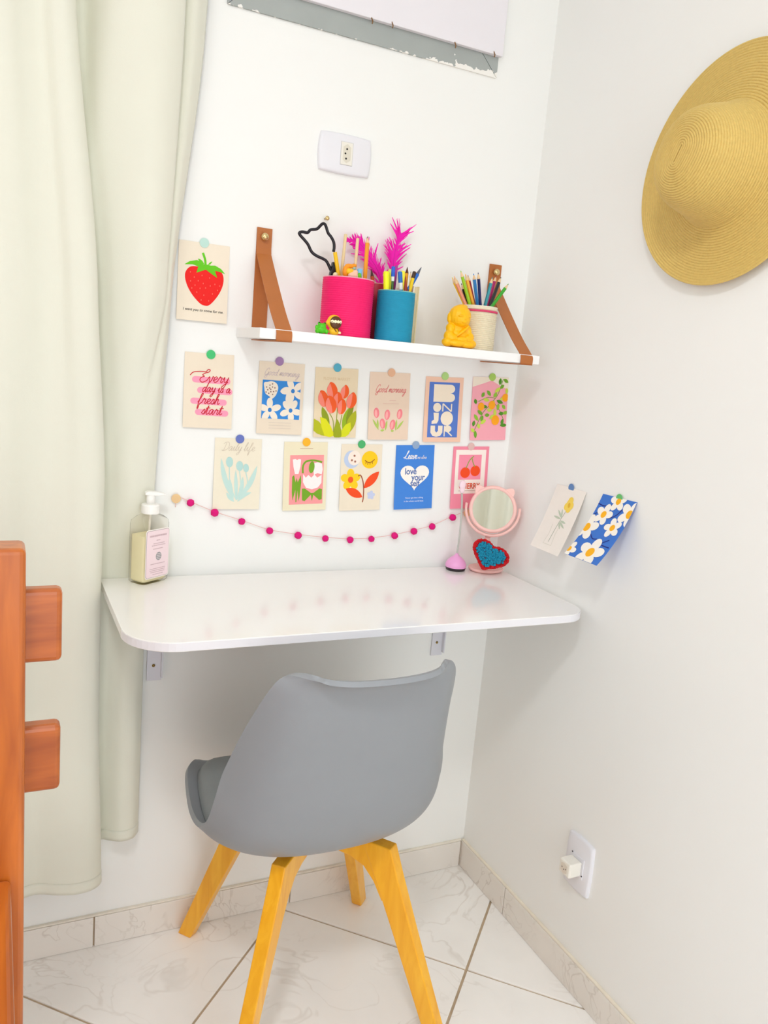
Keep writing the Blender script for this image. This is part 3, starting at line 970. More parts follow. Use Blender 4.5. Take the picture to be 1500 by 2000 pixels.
CARDS = 0
class Card:
    """a 100 x 150 mm card; art is given in mm from the lower left corner"""
    def __init__(s, label, paper, cx, cz, deg, wall='back', curl=.004, group='picture cards', bow=.5):
        s.curl, s.wall, s.bow, s.pid, s.hold, s.seq = curl, wall, bow, 0, False, 0
        a = R(deg)
        if wall == 'back':
            s.ex = Vector((math.cos(a), 0, math.sin(a)))
            s.ey = Vector((-math.sin(a), 0, math.cos(a)))
            s.n = Vector((0, -1, 0))
            s.c = Vector((cx, 0, cz))
        else:
            s.ex = Vector((0, -math.cos(a), math.sin(a)))
            s.ey = Vector((0, math.sin(a), math.cos(a)))
            s.n = Vector((-1, 0, 0))
            s.c = Vector((0, cx, cz))
        s.lift = .0012
        s.t = thing('picture_card', label, 'card', s.c + s.n * .001, group)
        s.groups = {}
        s.order = []
        mb = MB()
        N = 10
        vs = [s.p(100 * i / 4, 150 * j / N, 0) for i in range(5) for j in range(N + 1)]
        mb.add(vs, [(i * (N + 1) + j, (i + 1) * (N + 1) + j, (i + 1) * (N + 1) + j + 1, i * (N + 1) + j + 1) for i in range(4) for j in range(N)])
        link('paper', bake_mods(mb.mesh(), [('SOLIDIFY', dict(thickness=.0005, offset=0))]), flat(paper, .7), s.t)
    def p(s, u, v, off):
        # leans off the wall from the sticker down and curls a little, keeping its length
        L = .15 * (1 - v / 150.0)
        k = 2 * s.curl * s.bow / .15 / .15
        a0 = math.asin(min(.9, s.curl * (1 - s.bow) / .15))
        ang = a0 + k * L
        down = (math.sin(ang) - math.sin(a0)) / k
        out = (math.cos(a0) - math.cos(ang)) / k
        nn = (s.n * math.cos(ang) + s.ey * math.sin(ang)).normalized()
        return s.c + s.ex * ((u - 50) / 1000) + s.ey * (.075 - down) + s.n * (s.lift + out) + nn * (off * .00022 + (.00026 if off else 0))
    SPLIT = ('leaf_print', 'tulip_print', 'petal_print', 'fruit_print', 'cherry_print', 'flower_print', 'flower_centre', 'daisy_print')
    def g(s, name, col):
        if name in s.SPLIT and not s.hold:
            s.pid += 1
        k = (name, col, s.pid if name in s.SPLIT else 0)
        if k not in s.groups:
            s.groups[k] = []
            s.order.append(k)
        return s.groups[k]
    def poly(s, name, col, pts, layer=1, smooth=0, clip=False):
        if smooth:
            pts = [tuple(q)[:2] for q in cr([(a, b, 0) for a, b in pts], smooth, True)]
        if clip is True:
            clip = (0, 100, 0, 150)
        if clip:
            for ax, val, less in ((0, clip[1], True), (0, clip[0], False), (1, clip[3], True), (1, clip[2], False)):
                pts = clip_poly(pts, ax, val, less)
                if len(pts) < 3:
                    return
        s.seq += 1      # hair-thin steps keep overlapping ink from coinciding
        s.g(name, col).append((pts, layer + .06 * (s.seq % 14)))
    def ell(s, name, col, cx, cy, rx, ry=None, rot=0, layer=1, n=22, clip=False):
        ry = ry or rx
        a = R(rot)
        pts = [(cx + rx * math.cos(2 * math.pi * k / n) * math.cos(a) - ry * math.sin(2 * math.pi * k / n) * math.sin(a),
                cy + rx * math.cos(2 * math.pi * k / n) * math.sin(a) + ry * math.sin(2 * math.pi * k / n) * math.cos(a)) for k in range(n)]
        s.poly(name, col, pts, layer, 0, clip)
    def leaf(s, name, col, x0, y0, x1, y1, w, layer=1, bend=0, clip=False):
        d = Vector((x1 - x0, y1 - y0))
        n = Vector((-d.y, d.x)).normalized()
        A, B = [], []
        for k in range(9):
            t = k / 8
            c = Vector((x0, y0)) + d * t + n * bend * math.sin(math.pi * t)
            h = w / 2 * math.sin(math.pi * t) ** .8
            A.append(tuple(c + n * h))
            B.append(tuple(c - n * h))
        s.poly(name, col, A + B[-2:0:-1], layer, 0, clip)
    def stroke(s, name, col, pts, w, layer=1, smooth=5, taper=False):
        s.seq += 1
        layer = layer + .06 * (s.seq % 14)
        P = [Vector((a, b)) for a, b in pts]
        if smooth:
            P = [Vector(tuple(q)[:2]) for q in cr([(a, b, 0) for a, b in pts], smooth)]
        L = s.g(name, col)
        n = len(P)
        left, right = [], []
        for i in range(n):
            d = P[min(i + 1, n - 1)] - P[max(i - 1, 0)]
            if d.length < 1e-6:
                d = Vector((1, 0))
            d.normalize()
            nr = Vector((-d.y, d.x)) * (w / 2 * (1 if not taper else (.35 + .65 * math.sin(math.pi * i / (n - 1)))))
            left.append(tuple(P[i] + nr))
            right.append(tuple(P[i] - nr))
        for i in range(n - 1):
            L.append(([left[i], right[i], right[i + 1], left[i + 1]], layer))
    def script(s, name, col, word, x, y, size, w, layer=1, slant=.25, track=1.0, tilt=0):
        for st in cursive(word, x, y, size, slant, track):
            if tilt:
                st = [(a, b + (a - x) * tilt) for a, b in st]
            s.stroke(name, col, st, w, layer)
    def text(s, name, col, body, x, y, size, bold=0.0, layer=1, shear=0.0, spacing=1.0, sx=1.0):
        me = text_mesh(body, size, bold, shear, 'CENTER', spacing)
        L = s.g(name, col)
        for f in me.polygons:
            L.append(([(x + sx * me.vertices[i].co.x, y + me.vertices[i].co.y) for i in f.vertices], layer))
        bpy.data.meshes.remove(me)
    def flower(s, name, col, cx, cy, r, n, pw, rot=0, core=None, corer=0, layer=1, clip=False):
        s.pid += 1
        s.hold = True
        for k in range(n):
            a = R(rot + 360 * k / n)
            s.ell(name, col, cx + r * .58 * math.cos(a), cy + r * .58 * math.sin(a), r * .45, pw, rot + 360 * k / n, layer, 16, clip)
        s.ell(name, col, cx, cy, r * .35, None, 0, layer, 16, clip)
        if core:
            s.ell('flower_centre', core, cx, cy, corer, corer * 1.1, 0, layer + 1, 16, clip)
        s.hold = False
    def finish(s, dot, dx=50, dy=149, dlabel=None, r=9.2):
        for (name, col, pid) in s.order:
            bm = bmesh.new()
            for pts, layer in s.groups[(name, col, pid)]:
                try:
                    vs = [bm.verts.new((a, b, layer)) for a, b in pts]
                    bm.faces.new(vs)
                except ValueError:
                    pass
            bmesh.ops.triangulate(bm, faces=[f for f in bm.faces if len(f.verts) > 3], ngon_method='EAR_CLIP')
            if True:
                for k in range(1, 12):
                    bmesh.ops.bisect_plane(bm, geom=bm.verts[:] + bm.edges[:] + bm.faces[:], plane_co=(0, 12.5 * k, 0), plane_no=(0, 1, 0))
            for q in bm.verts:
                q.co = s.p(q.co.x, q.co.y, q.co.z)
            me = bpy.data.meshes.new('print')
            bm.to_mesh(me)
            bm.free()
            link(name, me, flat(col, .7), s.t)
        # round sticker that holds the card
        mb = MB()
        n = 28
        b = s.c + s.ex * ((dx - 50) / 1000) + s.ey * (.075 - (150 - dy) / 1000)
        pts = [(r / 1000 * math.cos(2 * math.pi * k / n), r / 1000 * math.sin(2 * math.pi * k / n)) for k in range(n)]
        off = s.lift + .0012
        mb.prism(pts, lambda a, c, t: b + s.ex * a + s.ey * c + s.n * (off + t), 0, .0004)
        mb.build('sticker', mat('sticker_' + dot, dot, .55, .03, 200, bump=.1, bscale=900), s.t, label=dlabel or 'round paper sticker')

GRP = None
CREAM = 'EADFCB'
# 1 strawberry
c = Card('cream card printed with a big red strawberry beside the curtain', 'EBE0CD', -.764, 1.431, 0)
c.poly('strawberry_print', 'E8120C', [(36, 104), (22, 101), (14, 88), (17, 70), (28, 51), (44, 35), (55, 31), (65, 34), (79, 51), (88, 70), (90, 88), (83, 101), (69, 104), (55, 100)], 1, 5)
c.poly('leaf_print', '62C412', [(12, 105), (22, 112), (36, 116), (45, 113), (50, 109), (55, 110), (63, 109), (72, 110), (84, 105), (93, 96), (82, 99), (72, 100), (77, 87), (66, 93), (54, 100), (36, 92), (39, 104), (28, 107)], 2)
c.stroke('leaf_print', '62C412', [(53, 106), (52, 118), (47, 131)], 4.5, 2)
c.leaf('leaf_print', '62C412', 38, 119, 50, 110, 5, 2)
c.leaf('leaf_print', '62C412', 66, 117, 58, 109, 3, 2)
for a, b in ((24, 92), (32, 83), (25, 75), (40, 77), (47, 88), (62, 85), (50, 73), (34, 68), (64, 70), (73, 74), (83, 72), (28, 62), (44, 63), (55, 65), (79, 63), (38, 55), (52, 51), (69, 55), (47, 41), (62, 41)):
    c.ell('seed_print', 'F4685A', a, b, 1.0, 1.6, 0, 2, 8)
c.text('lettering', '3A2A24', 'I want you to come for me.', 52, 19, 7.2, .1, 1, .2)
c.finish('B9DCD2', 49, 150, 'mint round sticker')
# 2 every day is a fresh start
c = Card('cream card with red cursive lettering reading Every day is a fresh start', 'E9DCC8', -.7435, 1.220, 0.3)
for x0, x1, y in ((22, 88, 97), (33, 93, 76), (20, 82, 54), (30, 86, 32)):
    c.stroke('highlight_print', 'F59AB6', [(x0, y), (x1, y - 1)], 12.5, 1, 0)
    c.ell('highlight_print', 'F59AB6', x0, y, 6.2, None, 0, 1, 14)
    c.ell('highlight_print', 'F59AB6', x1, y - 1, 6.2, None, 0, 1, 14)
for wd, x, y, sz in (('Every', 32, 93, 11.5), ('day is a', 36, 73, 9.5), ('fresh', 28, 49, 10.5), ('start', 36, 28, 10.5)):
    c.script('lettering', 'C81830', wd, x, y, sz, 1.7, 2, .3, 1.28 if wd != 'day is a' else 1.12)
c.finish('3FBF72', 52, 148, 'green round sticker')
# 3 good morning, blue flowers
c = Card('beige card with a blue square of cut-out flowers under Good morning lettering', 'E6D8C4', -.590, 1.214, 0.2)
c.script('lettering', 'CDBEC0', 'Good morning', 11, 122, 7.2, 1.1, 1, .35, 1.16)
BX = (9, 93, 32, 112)
c.poly('blue_print', '2F86D6', [(9, 32), (93, 32), (93, 112), (9, 112)], 1)
CRM = 'EFE4D4'
c.poly('flower_print', CRM, [(12, 106), (20, 108), (28, 110), (38, 107), (43, 99), (42, 90), (38, 80), (30, 73), (25, 78), (16, 84), (13, 95)], 2, 3)
for k in range(14):
    a = k * 2.4
    c.ell('dot_print', '8A6A62', 27 + 2.9 * math.sqrt(k) * 1.15 * math.cos(a), 93 + 3.0 * math.sqrt(k) * 1.2 * math.sin(a), 1.5, None, 0, 3, 10)
for fx, fy, fr, rot in ((27, 50, 25, 20), (76, 92, 27, 40), (73, 51, 24, 60)):
    c.flower('flower_print', CRM, fx, fy, fr, 5, 6.8, rot, '2F7CC8', 4.2, 2, BX)
c.leaf('flower_print', CRM, 52, 96, 75, 92, 12, 2)
c.leaf('flower_print', CRM, 66, 92, 70, 56, 15, 2)
for y in (24, 18, 12):
    c.stroke('small_lettering', 'D8CBBB', [(26, y), (76, y)], 1.3, 1, 0)
c.finish('9C78A8', 43, 152, 'purple round sticker')
# 4 orange tulips
c = Card('beige card filled with a bunch of orange tulips under the shelf', 'E4D3B4', -.464, 1.212, 1.5)
c.text('lettering', 'DBC49E', 'FLOWER MARKET', 50, 124, 8.5, .2, 1, 0, 1.0, .92)
for x0, y0, x1, y1, w_, cl in ((18, 66, 36, 20, 15, '8A9A12'), (82, 66, 68, 18, 15, '8FAE14'), (92, 78, 76, 30, 12, '7F8E12'), (98, 60, 78, 6, 20, 'A9AE14')):
    c.leaf('leaf_print', cl, x0, y0, x1, y1, w_, 1, 0, True)
for pts in ([(36, 52), (45, 36), (47, 10)], [(54, 66), (53, 40), (53, 10)], [(65, 50), (62, 30), (58, 8)]):
    c.stroke('stem_print', '8B9A2A', pts, 1.8, 1)
c.poly('leaf_print', 'B3B80F', [(0, 40), (12, 34), (24, 20), (32, 2), (20, 4), (8, 8), (0, 14)], 2)
c.poly('leaf_print', 'DADA0C', [(14, 44), (28, 40), (40, 24), (50, 4), (38, 0.5), (26, 3), (18, 22)], 3)
c.poly('leaf_print', 'D3D80C', [(86, 34), (74, 28), (64, 14), (62, 1), (76, 2), (84, 8), (88, 22)], 3)
c.poly('leaf_print', '97A40A', [(54, 40), (61, 28), (65, 12), (64, 1), (48, 1), (47, 14), (50, 28)], 4, 3, True)
for x, y, w_, h_, rot, la in ((20, 84, 24, 36, 12, 2), (40, 102, 25, 36, 6, 2), (70, 100, 20, 30, -14, 2), (54, 82, 22, 34, -8, 3), (87, 82, 24, 36, -18, 2), (38, 72, 26, 38, 10, 5), (64, 68, 21, 34, -10, 5)):
    a = R(rot)
    pt = lambda u, v: (x + u * math.cos(a) - v * math.sin(a), y + u * math.sin(a) + v * math.cos(a))
    body = [pt(w_ / 2 * q, h_ / 2 * r_) for q, r_ in ((-.2, 1), (.45, .8), (.95, .2), (.95, -.4), (.5, -.9), (0, -1), (-.5, -.9), (-.95, -.3), (-.9, .3), (-.5, .75))]
    c.poly('tulip_print', 'EE5A1C', body, la, 3, True)
    c.poly('petal_print', 'F58674', [pt(w_ / 2 * q, h_ / 2 * r_) for q, r_ in ((-.35, .8), (-.9, .3), (-.95, -.3), (-.5, -.9), (0, -1), (.1, -.4), (-.1, .3))], la + 1, 3, True)
c.finish('4FA9C4', 50, 151, 'teal-blue round sticker')
# 5 good morning pink tulips
c = Card('peach card with a row of small pink tulips under red Good morning lettering', 'E6CFBA', -.3345, 1.212, 2.2)
c.script('lettering', 'DD7A78', 'Good morning', 14, 106, 8.2, 1.2, 1, .35, 1.0)
for y, a, b in ((88, 50, 66), (81, 34, 74)):
    c.stroke('small_lettering', 'DDB8A8', [(a, y), (b, y)], 1.2, 1, 0)
for x, y, rot in ((19, 60, 6), (46, 56, -4), (77, 58, -8), (35, 36, 10), (60, 34, -10)):
    c.ell('tulip_print', 'F0838C', x, y, 6.8, 11.5, rot, 2)
    c.ell('petal_print', 'F7A9A8', x - 1.5, y - 1, 3.2, 8.5, rot, 3)
for x0, y0, x1, y1 in ((10, 46, 26, 22), (22, 46, 24, 22), (46, 44, 42, 20), (70, 46, 68, 20), (88, 44, 70, 22), (40, 22, 30, 20), (64, 20, 56, 20)):
    c.leaf('leaf_print', 'AFC860', x0, y0, x1, y1, 5, 1)
c.finish('E0B08E', 52, 150, 'peach round sticker')
# 6 bonjour
c = Card('pink-bordered blue card with cream BONJOUR block letters', 'EDC4AC', -.194, 1.212, 2.0)
c.poly('blue_print', '5478C8', [(10, 11), (90, 11), (90, 138), (10, 138)], 1)
L_ = 'EFE2CE'
c.poly('lettering', L_, [(22, 133), (66, 133), (66, 93), (22, 93)], 2, 0)
c.ell('lettering', L_, 66, 123, 12, 10, 0, 2)
c.ell('lettering', L_, 67, 103, 12, 10, 0, 2)
c.ell('lettering', L_, 33, 80, 10.5, None, 0, 2)
for s_ in ([(48, 71), (48, 89)], [(48, 89), (71, 71)], [(71, 71), (71, 89)]):
    c.stroke('lettering', L_, s_, 3.2, 2, 0)
c.poly('lettering', L_, [(24, 68), (38, 68), (38, 50), (34, 43), (20, 42), (20, 48), (26, 52)], 2, 0)
c.ell('lettering', L_, 60, 55, 16.5, None, 0, 2)
c.poly('lettering', L_, [(18, 38), (30, 38), (30, 26), (34, 22), (38, 26), (38, 38), (50, 38), (50, 22), (44, 14), (34, 12), (24, 14), (18, 22)], 2, 0)
c.stroke('lettering', L_, [(55, 13), (55, 38)], 3, 2, 0)
c.ell('lettering', L_, 64, 31, 10, 8, 0, 2)
c.stroke('lettering', L_, [(60, 27), (76, 14)], 3, 2, 0)
c.finish('A9CF7E', 49, 152, 'light green round sticker')
# 7 lemon branch
c = Card('pink card with a leafy branch of orange fruit in the corner by the shelf', 'F2A7B4', -.0685, 1.221, 2.6)
c.poly('cream_print', 'EDE3D2', [(0, 150), (100, 150), (100, 122), (80, 128), (52, 142), (34, 136), (14, 130), (0, 126)], 1, 0)
c.stroke('stem_print', '7C9A3A', [(84, 146), (72, 110), (50, 84), (30, 62), (8, 18)], 1.6, 2)
c.stroke('stem_print', '7C9A3A', [(66, 100), (44, 102), (18, 92)], 1.4, 2)
c.stroke('stem_print', '7C9A3A', [(60, 92), (80, 70), (92, 48)], 1.4, 2)
rr = random.Random(3)
for x, y in ((76, 140), (92, 142), (70, 120), (96, 118), (86, 100), (64, 108), (46, 112), (30, 108), (10, 92), (40, 96), (60, 86), (74, 80), (90, 80), (50, 72), (66, 66), (84, 64), (96, 66), (24, 66), (14, 54), (30, 52), (8, 40), (22, 34), (34, 44), (6, 24), (14, 14), (58, 56), (88, 44), (92, 36), (44, 60), (78, 92), (82, 128), (36, 80)):
    a = rr.uniform(0, 6.28)
    l = rr.uniform(13, 20)
    c.leaf('leaf_print', rr.choice(['6FA82A', '8CBF34', '4E8E1E', 'C3D84E']), x - l / 2 * math.cos(a), y - l / 2 * math.sin(a), x + l / 2 * math.cos(a), y + l / 2 * math.sin(a), 8.5, 3, 0, True)
for x, y, r_ in ((26, 80, 9), (56, 84, 9.5), (93, 102, 9), (68, 48, 11)):
    c.ell('fruit_print', 'F8A510', x, y, r_, r_ * 1.08, 0, 4, 20, True)
c.finish('A4CB5E', 53, 150, 'lime green round sticker')
# 8 daily life
c = Card('pale cream card with mint blue tulips and Daily life lettering', 'EAE2CE', -.6745, 1.051, 0.2)
c.script('lettering', 'D3C7B4', 'Daily life', 15, 124, 9.0, 1.2, 1, .35, 1.18)
MN = 'BFDCD6'
for x0, y0, x1, y1, w_, b_ in ((14, 108, 42, 22, 11, -4), (92, 94, 56, 24, 11, 5), (34, 66, 44, 20, 9, -2), (46, 84, 50, 18, 8, 0), (62, 70, 54, 20, 9, 2), (16, 74, 40, 40, 6, 3), (28, 36, 46, 16, 7, -2), (82, 36, 52, 16, 9, -4)):
    c.leaf('leaf_print', MN, x0, y0, x1, y1, w_, 1, b_)
for x, y, w_, h_ in ((32, 100, 7.5, 11), (54, 92, 7.5, 10.5), (68, 88, 6, 9)):
    c.ell('tulip_print', 'B2D6D2', x, y, w_, h_, 5, 2)
    c.stroke('leaf_print', MN, [(x, y - h_), (x + 4, 50), (50, 20)], 2.2, 1)
c.finish('6272BC', 52, 149, 'violet-blue round sticker')
# 9 pink panel with white tulips
c = Card('cream card with a pink panel of white tulips and green leaves', 'E9E0C2', -.523, 1.049, 1.6)
c.stroke('small_lettering', 'C9A98E', [(36, 136), (66, 136)], 1.2, 1, 0)
c.poly('pink_print', 'F29A9C', [(14, 13), (92, 14), (92, 122), (14, 121)], 1)
WT = 'F1EDEC'
c.poly('tulip_print', WT, [(20, 112), (26, 113), (30, 111), (34, 113), (39, 112), (38, 96), (34, 80), (26, 80), (22, 96)], 2)
c.poly('tulip_print', WT, [(70, 104), (78, 106), (88, 103), (90, 90), (88, 79), (78, 82), (70, 78), (68, 90)], 2)
c.poly('tulip_print', WT, [(45, 80), (51, 72), (57, 78), (64, 72), (71, 79), (78, 72), (88, 78), (88, 60), (80, 50), (66, 46), (52, 50), (45, 62)], 2)
GR = '72A41E'
c.stroke('leaf_print', GR, [(44, 82), (44, 98), (52, 108), (70, 110), (88, 106)], 4, 2)
c.ell('leaf_print', GR, 64, 95, 6.5, 13, -6, 3)
c.poly('leaf_print', GR, [(20, 74), (24, 78), (28, 62), (30, 72), (33, 62), (40, 78), (41, 62), (38, 30), (36, 20), (33, 44), (31, 18), (29, 18), (28, 46), (22, 22), (20, 40)], 2)
c.poly('leaf_print', GR, [(43, 48), (50, 48), (64, 38), (70, 38), (84, 48), (90, 46), (90, 24), (84, 22), (70, 34), (67, 20), (64, 34), (50, 20), (44, 22)], 2, 0)
c.finish('F5B21E', 50, 150, 'yellow-orange round sticker')
# 10 sun, moon and flower
c = Card('cream card with a yellow sun, a blue moon and a red-leaved flower', 'EADEC9', -.390, 1.049, 1.6)
c.ell('moon_print', 'BCCBE6', 26, 116, 19, 20, 0, 1)
c.ell('moon_light_print', 'F4E6DA', 32, 119, 15.5, 16.5, 0, 2)
for a, b in ((32, 124), (26, 114), (34, 111)):
    c.ell('dot_print', 'A06A58', a, b, 2.5, None, 0, 3, 12)
c.ell('sun_print', 'FBC90A', 70, 115, 20, 20, 0, 1)
c.stroke('eyelash_print', '8E4A14', [(58, 114), (64, 110), (70, 109), (76, 111), (82, 116)], 1.8, 2)
for a, b, d_, e_ in ((62, 111, 60, 106), (66, 109.5, 65, 104), (71, 109, 71, 104), (76, 111, 77, 106)):
    c.stroke('eyelash_print', '8E4A14', [(a, b), (d_, e_)], 1.4, 2, 0)
c.flower('flower_print', 'F9CB12', 25, 70, 24, 5, 9, 20, 'EE5A1A', 6.5, 1)
c.leaf('leaf_print', 'F04A12', 58, 50, 95, 88, 20, 1)
c.leaf('leaf_print', 'F04A12', 14, 50, 56, 30, 19, 1)
c.stroke('stem_print', '9A4A2A', [(43, 78), (49, 80), (55, 68), (58, 50), (58, 28), (56, 18)], 2.4, 2)
c.flower('blue_print', 'C3CBE8', 77, 34, 10, 5, 4, 10, None, 0, 1)
c.finish('47B06A', 48, 150, 'emerald round sticker')
# 11 love your self
c = Card('blue card with a white heart reading love your self', '3F83DA', -.254, 1.052, 2.3)
c.script('lettering', 'F3F3F6', 'Leave', 22, 118, 8.5, 1.5, 1, .3, .95)
c.script('lettering', 'D9DCEC', 'me alone', 56, 118, 4.2, .8, 1, .3, 1.0)
hp = []
for k in range(40):
    t = 2 * math.pi * k / 40
    hx = 16 * math.sin(t) ** 3
    hy = 13 * math.cos(t) - 5 * math.cos(2 * t) - 2 * math.cos(3 * t) - math.cos(4 * t)
    hp.append((51 + hx * 2.35, 78 + hy * 2.05))
c.poly('heart_print', 'F6F2EC', hp, 1)
for tx, x, y in (('love', 40, 82), ('your', 60, 68), ('self', 52, 54)):
    c.text('heart_lettering', '4668A8', tx, x, y, 21, .35, 2, 0, .95, .92)
c.text('small_lettering', 'DCE3F4', 'Never get into a thing', 52, 25, 5.2, .05, 1)
c.text('small_lettering', 'DCE3F4', 'in the whole world have', 51, 17, 5.2, .05, 1)
c.finish('8FA8C8', 50, 150, 'grey-blue round sticker')
# 12 cherry
c = Card('pink card with two cherries and red CHERRY lettering beside the mirror', 'F08CA2', -.103, 1.054, 1.9)
c.poly('white_print', 'F7ECE4', [(8, 36), (92, 36), (92, 142), (8, 142)], 1)
c.poly('pink_print', 'F490A8', [(17, 70), (80, 70), (80, 130), (17, 130)], 2)
for x, y in ((36, 87), (64, 91)):
    c.ell('cherry_print', 'F04A12', x, y, 13.5, 13, 0, 3)
c.stroke('stem_print', '8EA844', [(38, 98), (46, 116), (58, 127)], 2.2, 4)
c.stroke('stem_print', '8EA844', [(62, 101), (56, 112), (52, 124)], 2.2, 4)
c.text('lettering', 'D8502A', 'CHERRY', 50, 48, 19, .5, 3, 0, 1.0, .82)
c.stroke('small_lettering', 'B89A90', [(20, 43), (80, 43)], 1.1, 3, 0)
c.finish('DDB8B4', 48, 150, 'dusty pink round sticker')
# 13, 14 on the hat wall
c = Card('white card with a pencil-drawn yellow flower curling off the hat wall', 'EFE9E2', -.2585, 1.000, -0.5, 'right', .054, bow=.25)
c.stroke('stem_print', 'A9B0A0', [(62, 100), (56, 76), (52, 50), (50, 22)], 1.6, 1)
for x0, y0, x1, y1 in ((57, 80, 36, 96), (56, 78, 30, 80), (56, 80, 48, 100), (56, 74, 76, 72), (55, 72, 78, 60), (55, 70, 66, 56)):
    c.leaf('leaf_print', 'BCC8B4', x0, y0, x1, y1, 5, 1)
c.stroke('vase_print', 'D6D2C6', [(38, 62), (40, 40), (36, 16), (64, 16), (60, 40), (62, 62)], 1.2, 1, 0)
for a, b in ((62, 116), (70, 112), (66, 104), (58, 108), (64, 122)):
    c.ell('flower_print', 'F3D35A', a, b, 8, 9, 20, 2)
c.ell('flower_centre', 'E2B234', 64, 112, 4, 6, 20, 3)
c.finish('5F86BC', 50, 150, 'blue round sticker')
c = Card('blue card of white yellow-centred daisies curling far off the hat wall', '3A74CE', -.412, 1.006, 0.5, 'right', .085, bow=.35)
for x, y, r_, rot in ((52, 142, 22, 30), (30, 108, 24, 10), (96, 122, 28, 0), (72, 86, 22, 40), (6, 72, 30, 20), (60, 22, 34, 15), (2, 14, 20, 0)):
    c.flower('daisy_print', 'F6F2EA', x, y, r_, 5, r_ * .34, rot, 'F8B416', r_ * .30, 2, (0, 100, 0, 150))
for pts in ([(0, 128), (20, 126), (40, 132)], [(8, 94), (2, 100), (14, 112)], [(72, 128), (62, 112), (46, 102)], [(84, 60), (70, 46), (96, 44)], [(28, 60), (40, 52), (52, 54)]):
    c.stroke('line_print', '1D2C86', pts, 2.4, 1)
c.finish('66BE6E', 50, 149, 'light green round sticker')

# ---------------------------------------------------------------- pompom garland
gar = thing('pompom_garland', 'thin pink string of twelve magenta pompoms sagging below the cards', 'garland', (-.45, -.004, .95))
PM = [(-.771, .990), (-.720, .969), (-.661, .950), (-.598, .929), (-.532, .918), (-.467, .910), (-.406, .906), (-.353, .907), (-.294, .914), (-.244, .924), (-.196, .935), (-.142, .957)]
pts = cr([(-.795, -.0035, 1.002)] + [(x, -.0055, z + .002) for x, z in PM] + [(-.104, -.0035, .970)], 6)
MB().tube(pts, .0007, 6).build('string', mat('pink_string', 'E3B9B4', .8), gar)
for i, (x, z) in enumerate(PM):
    mb = MB()
    bm = bmesh.new()
    bmesh.ops.create_icosphere(bm, subdivisions=3, radius=1)
    rs = random.uniform(.0072, .0084)
    for q in bm.verts:
        d = q.co.normalized()
        q.co = Vector((x, -.0085, z)) + d * rs * (1 + .16 * noise.noise(d * 6 + Vector((i * 3.1, 0, 0))))
        if q.co.y > -.0005:
            q.co.y = -.0005
    mb.bm(bm)
    mb.build('pompom', mat('magenta_yarn', 'E5107E', .9, .12, 700, bump=.6, bscale=1500), gar, smooth=True)
for x, z, cl in ((-.800, .998, 'E3C08E'), (-.101, .967, 'EBC096')):
    MB().lathe([(.0001, .0), (.0095, .0), (.0095, .0008), (.0001, .0010)], (x, -.0045, z), 28, Matrix.Rotation(R(90), 4, 'X')).build('sticker', mat('sticker_' + cl, cl, .55), gar, label='sandy round sticker at the string end')
MB().tube([(-.800, -.004, .990), (-.8005, -.0035, .980)], .0007, 6).build('string_end', MATS['pink_string'], gar)

# ---------------------------------------------------------------- soap dispenser
bt = thing('soap_dispenser', 'clear pump bottle of yellowish soap with a pink label on the desk', 'bottle', (-.857, -.041, DZ))
BM = Matrix.Translation((-.857, -.041, DZ)) @ Matrix.Rotation(R(35), 4, 'Z')
def glass(name, col, rough, ior, dens=None):
    # thin clear plastic wall: lets light straight through, glossy at grazing angles
    m = bpy.data.materials.new(name)
    m.use_nodes = True
    nt = m.node_tree
    nt.nodes.remove(nt.nodes['Principled BSDF'])
    tr = nt.nodes.new('ShaderNodeBsdfTransparent')
    tr.inputs[0].default_value = lin(col)
    gl = nt.nodes.new('ShaderNodeBsdfGlossy')
    gl.inputs['Roughness'].default_value = rough
    fr = nt.nodes.new('ShaderNodeLayerWeight')
    fr.inputs['Blend'].default_value = .04
    mx = nt.nodes.new('ShaderNodeMixShader')
    nt.links.new(fr.outputs[0], mx.inputs[0])
    nt.links.new(tr.outputs[0], mx.inputs[1])
    nt.links.new(gl.outputs[0], mx.inputs[2])
    nt.links.new(mx.outputs[0], nt.nodes['Material Output'].inputs[0])
    return m
M_BOT = glass('clear_plastic', 'FBFAF8', 0.05, 1.3)
M_SOAP = mat('soap_liquid', 'F6EFC8', 0.3, .04, 30, trans=.12, ior=1.1)
def bottle_loft(secs, rr=.012, n=6):
    mb = MB()
    rows = [[BM @ Vector((a, b, z)) for a, b in rrect(-hw, hw, -hd, hd, (r_,) * 4, n)] for hw, hd, r_, z in secs]
    k = len(rows[0])
    mb.add([p for r_ in rows for p in r_], [(i * k + j, i * k + (j + 1) % k, (i + 1) * k + (j + 1) % k, (i + 1) * k + j) for i in range(len(rows) - 1) for j in range(k)] + [tuple(range(k))[::-1], tuple((len(rows) - 1) * k + j for j in range(k))])
    return mb
HW, HD = .0345, .0225
sharp(bottle_loft([(HW - .004, HD - .004, .006, .0005), (HW, HD, .008, .005), (HW, HD, .008, .120), (HW - .001, HD - .001, .009, .127), (HW - .008, HD - .006, .012, .1345), (.0145, .0145, .0144, .139), (.0135, .0135, .0134, .146)]).build('bottle', M_BOT, bt), .6)
sharp(bottle_loft([(HW - .007, HD - .007, .005, .004), (HW - .0035, HD - .0035, .006, .008), (HW - .0035, HD - .0035, .006, .098)]).build('soap', M_SOAP, bt, label='pale yellow liquid soap'), .6)
M_PUMP = mat('pump_white', 'F3F2EE', 0.35)
T = BM.translation
MB().lathe([(.001, .1395), (.0172, .1395), (.0176, .141), (.0176, .1555), (.0165, .158), (.0085, .159), (.001, .159)], (T.x, T.y, DZ), 32).build('pump_collar', M_PUMP, bt, smooth=False)
for o_ in bt.children[-1:]:
    sharp(o_, .6)
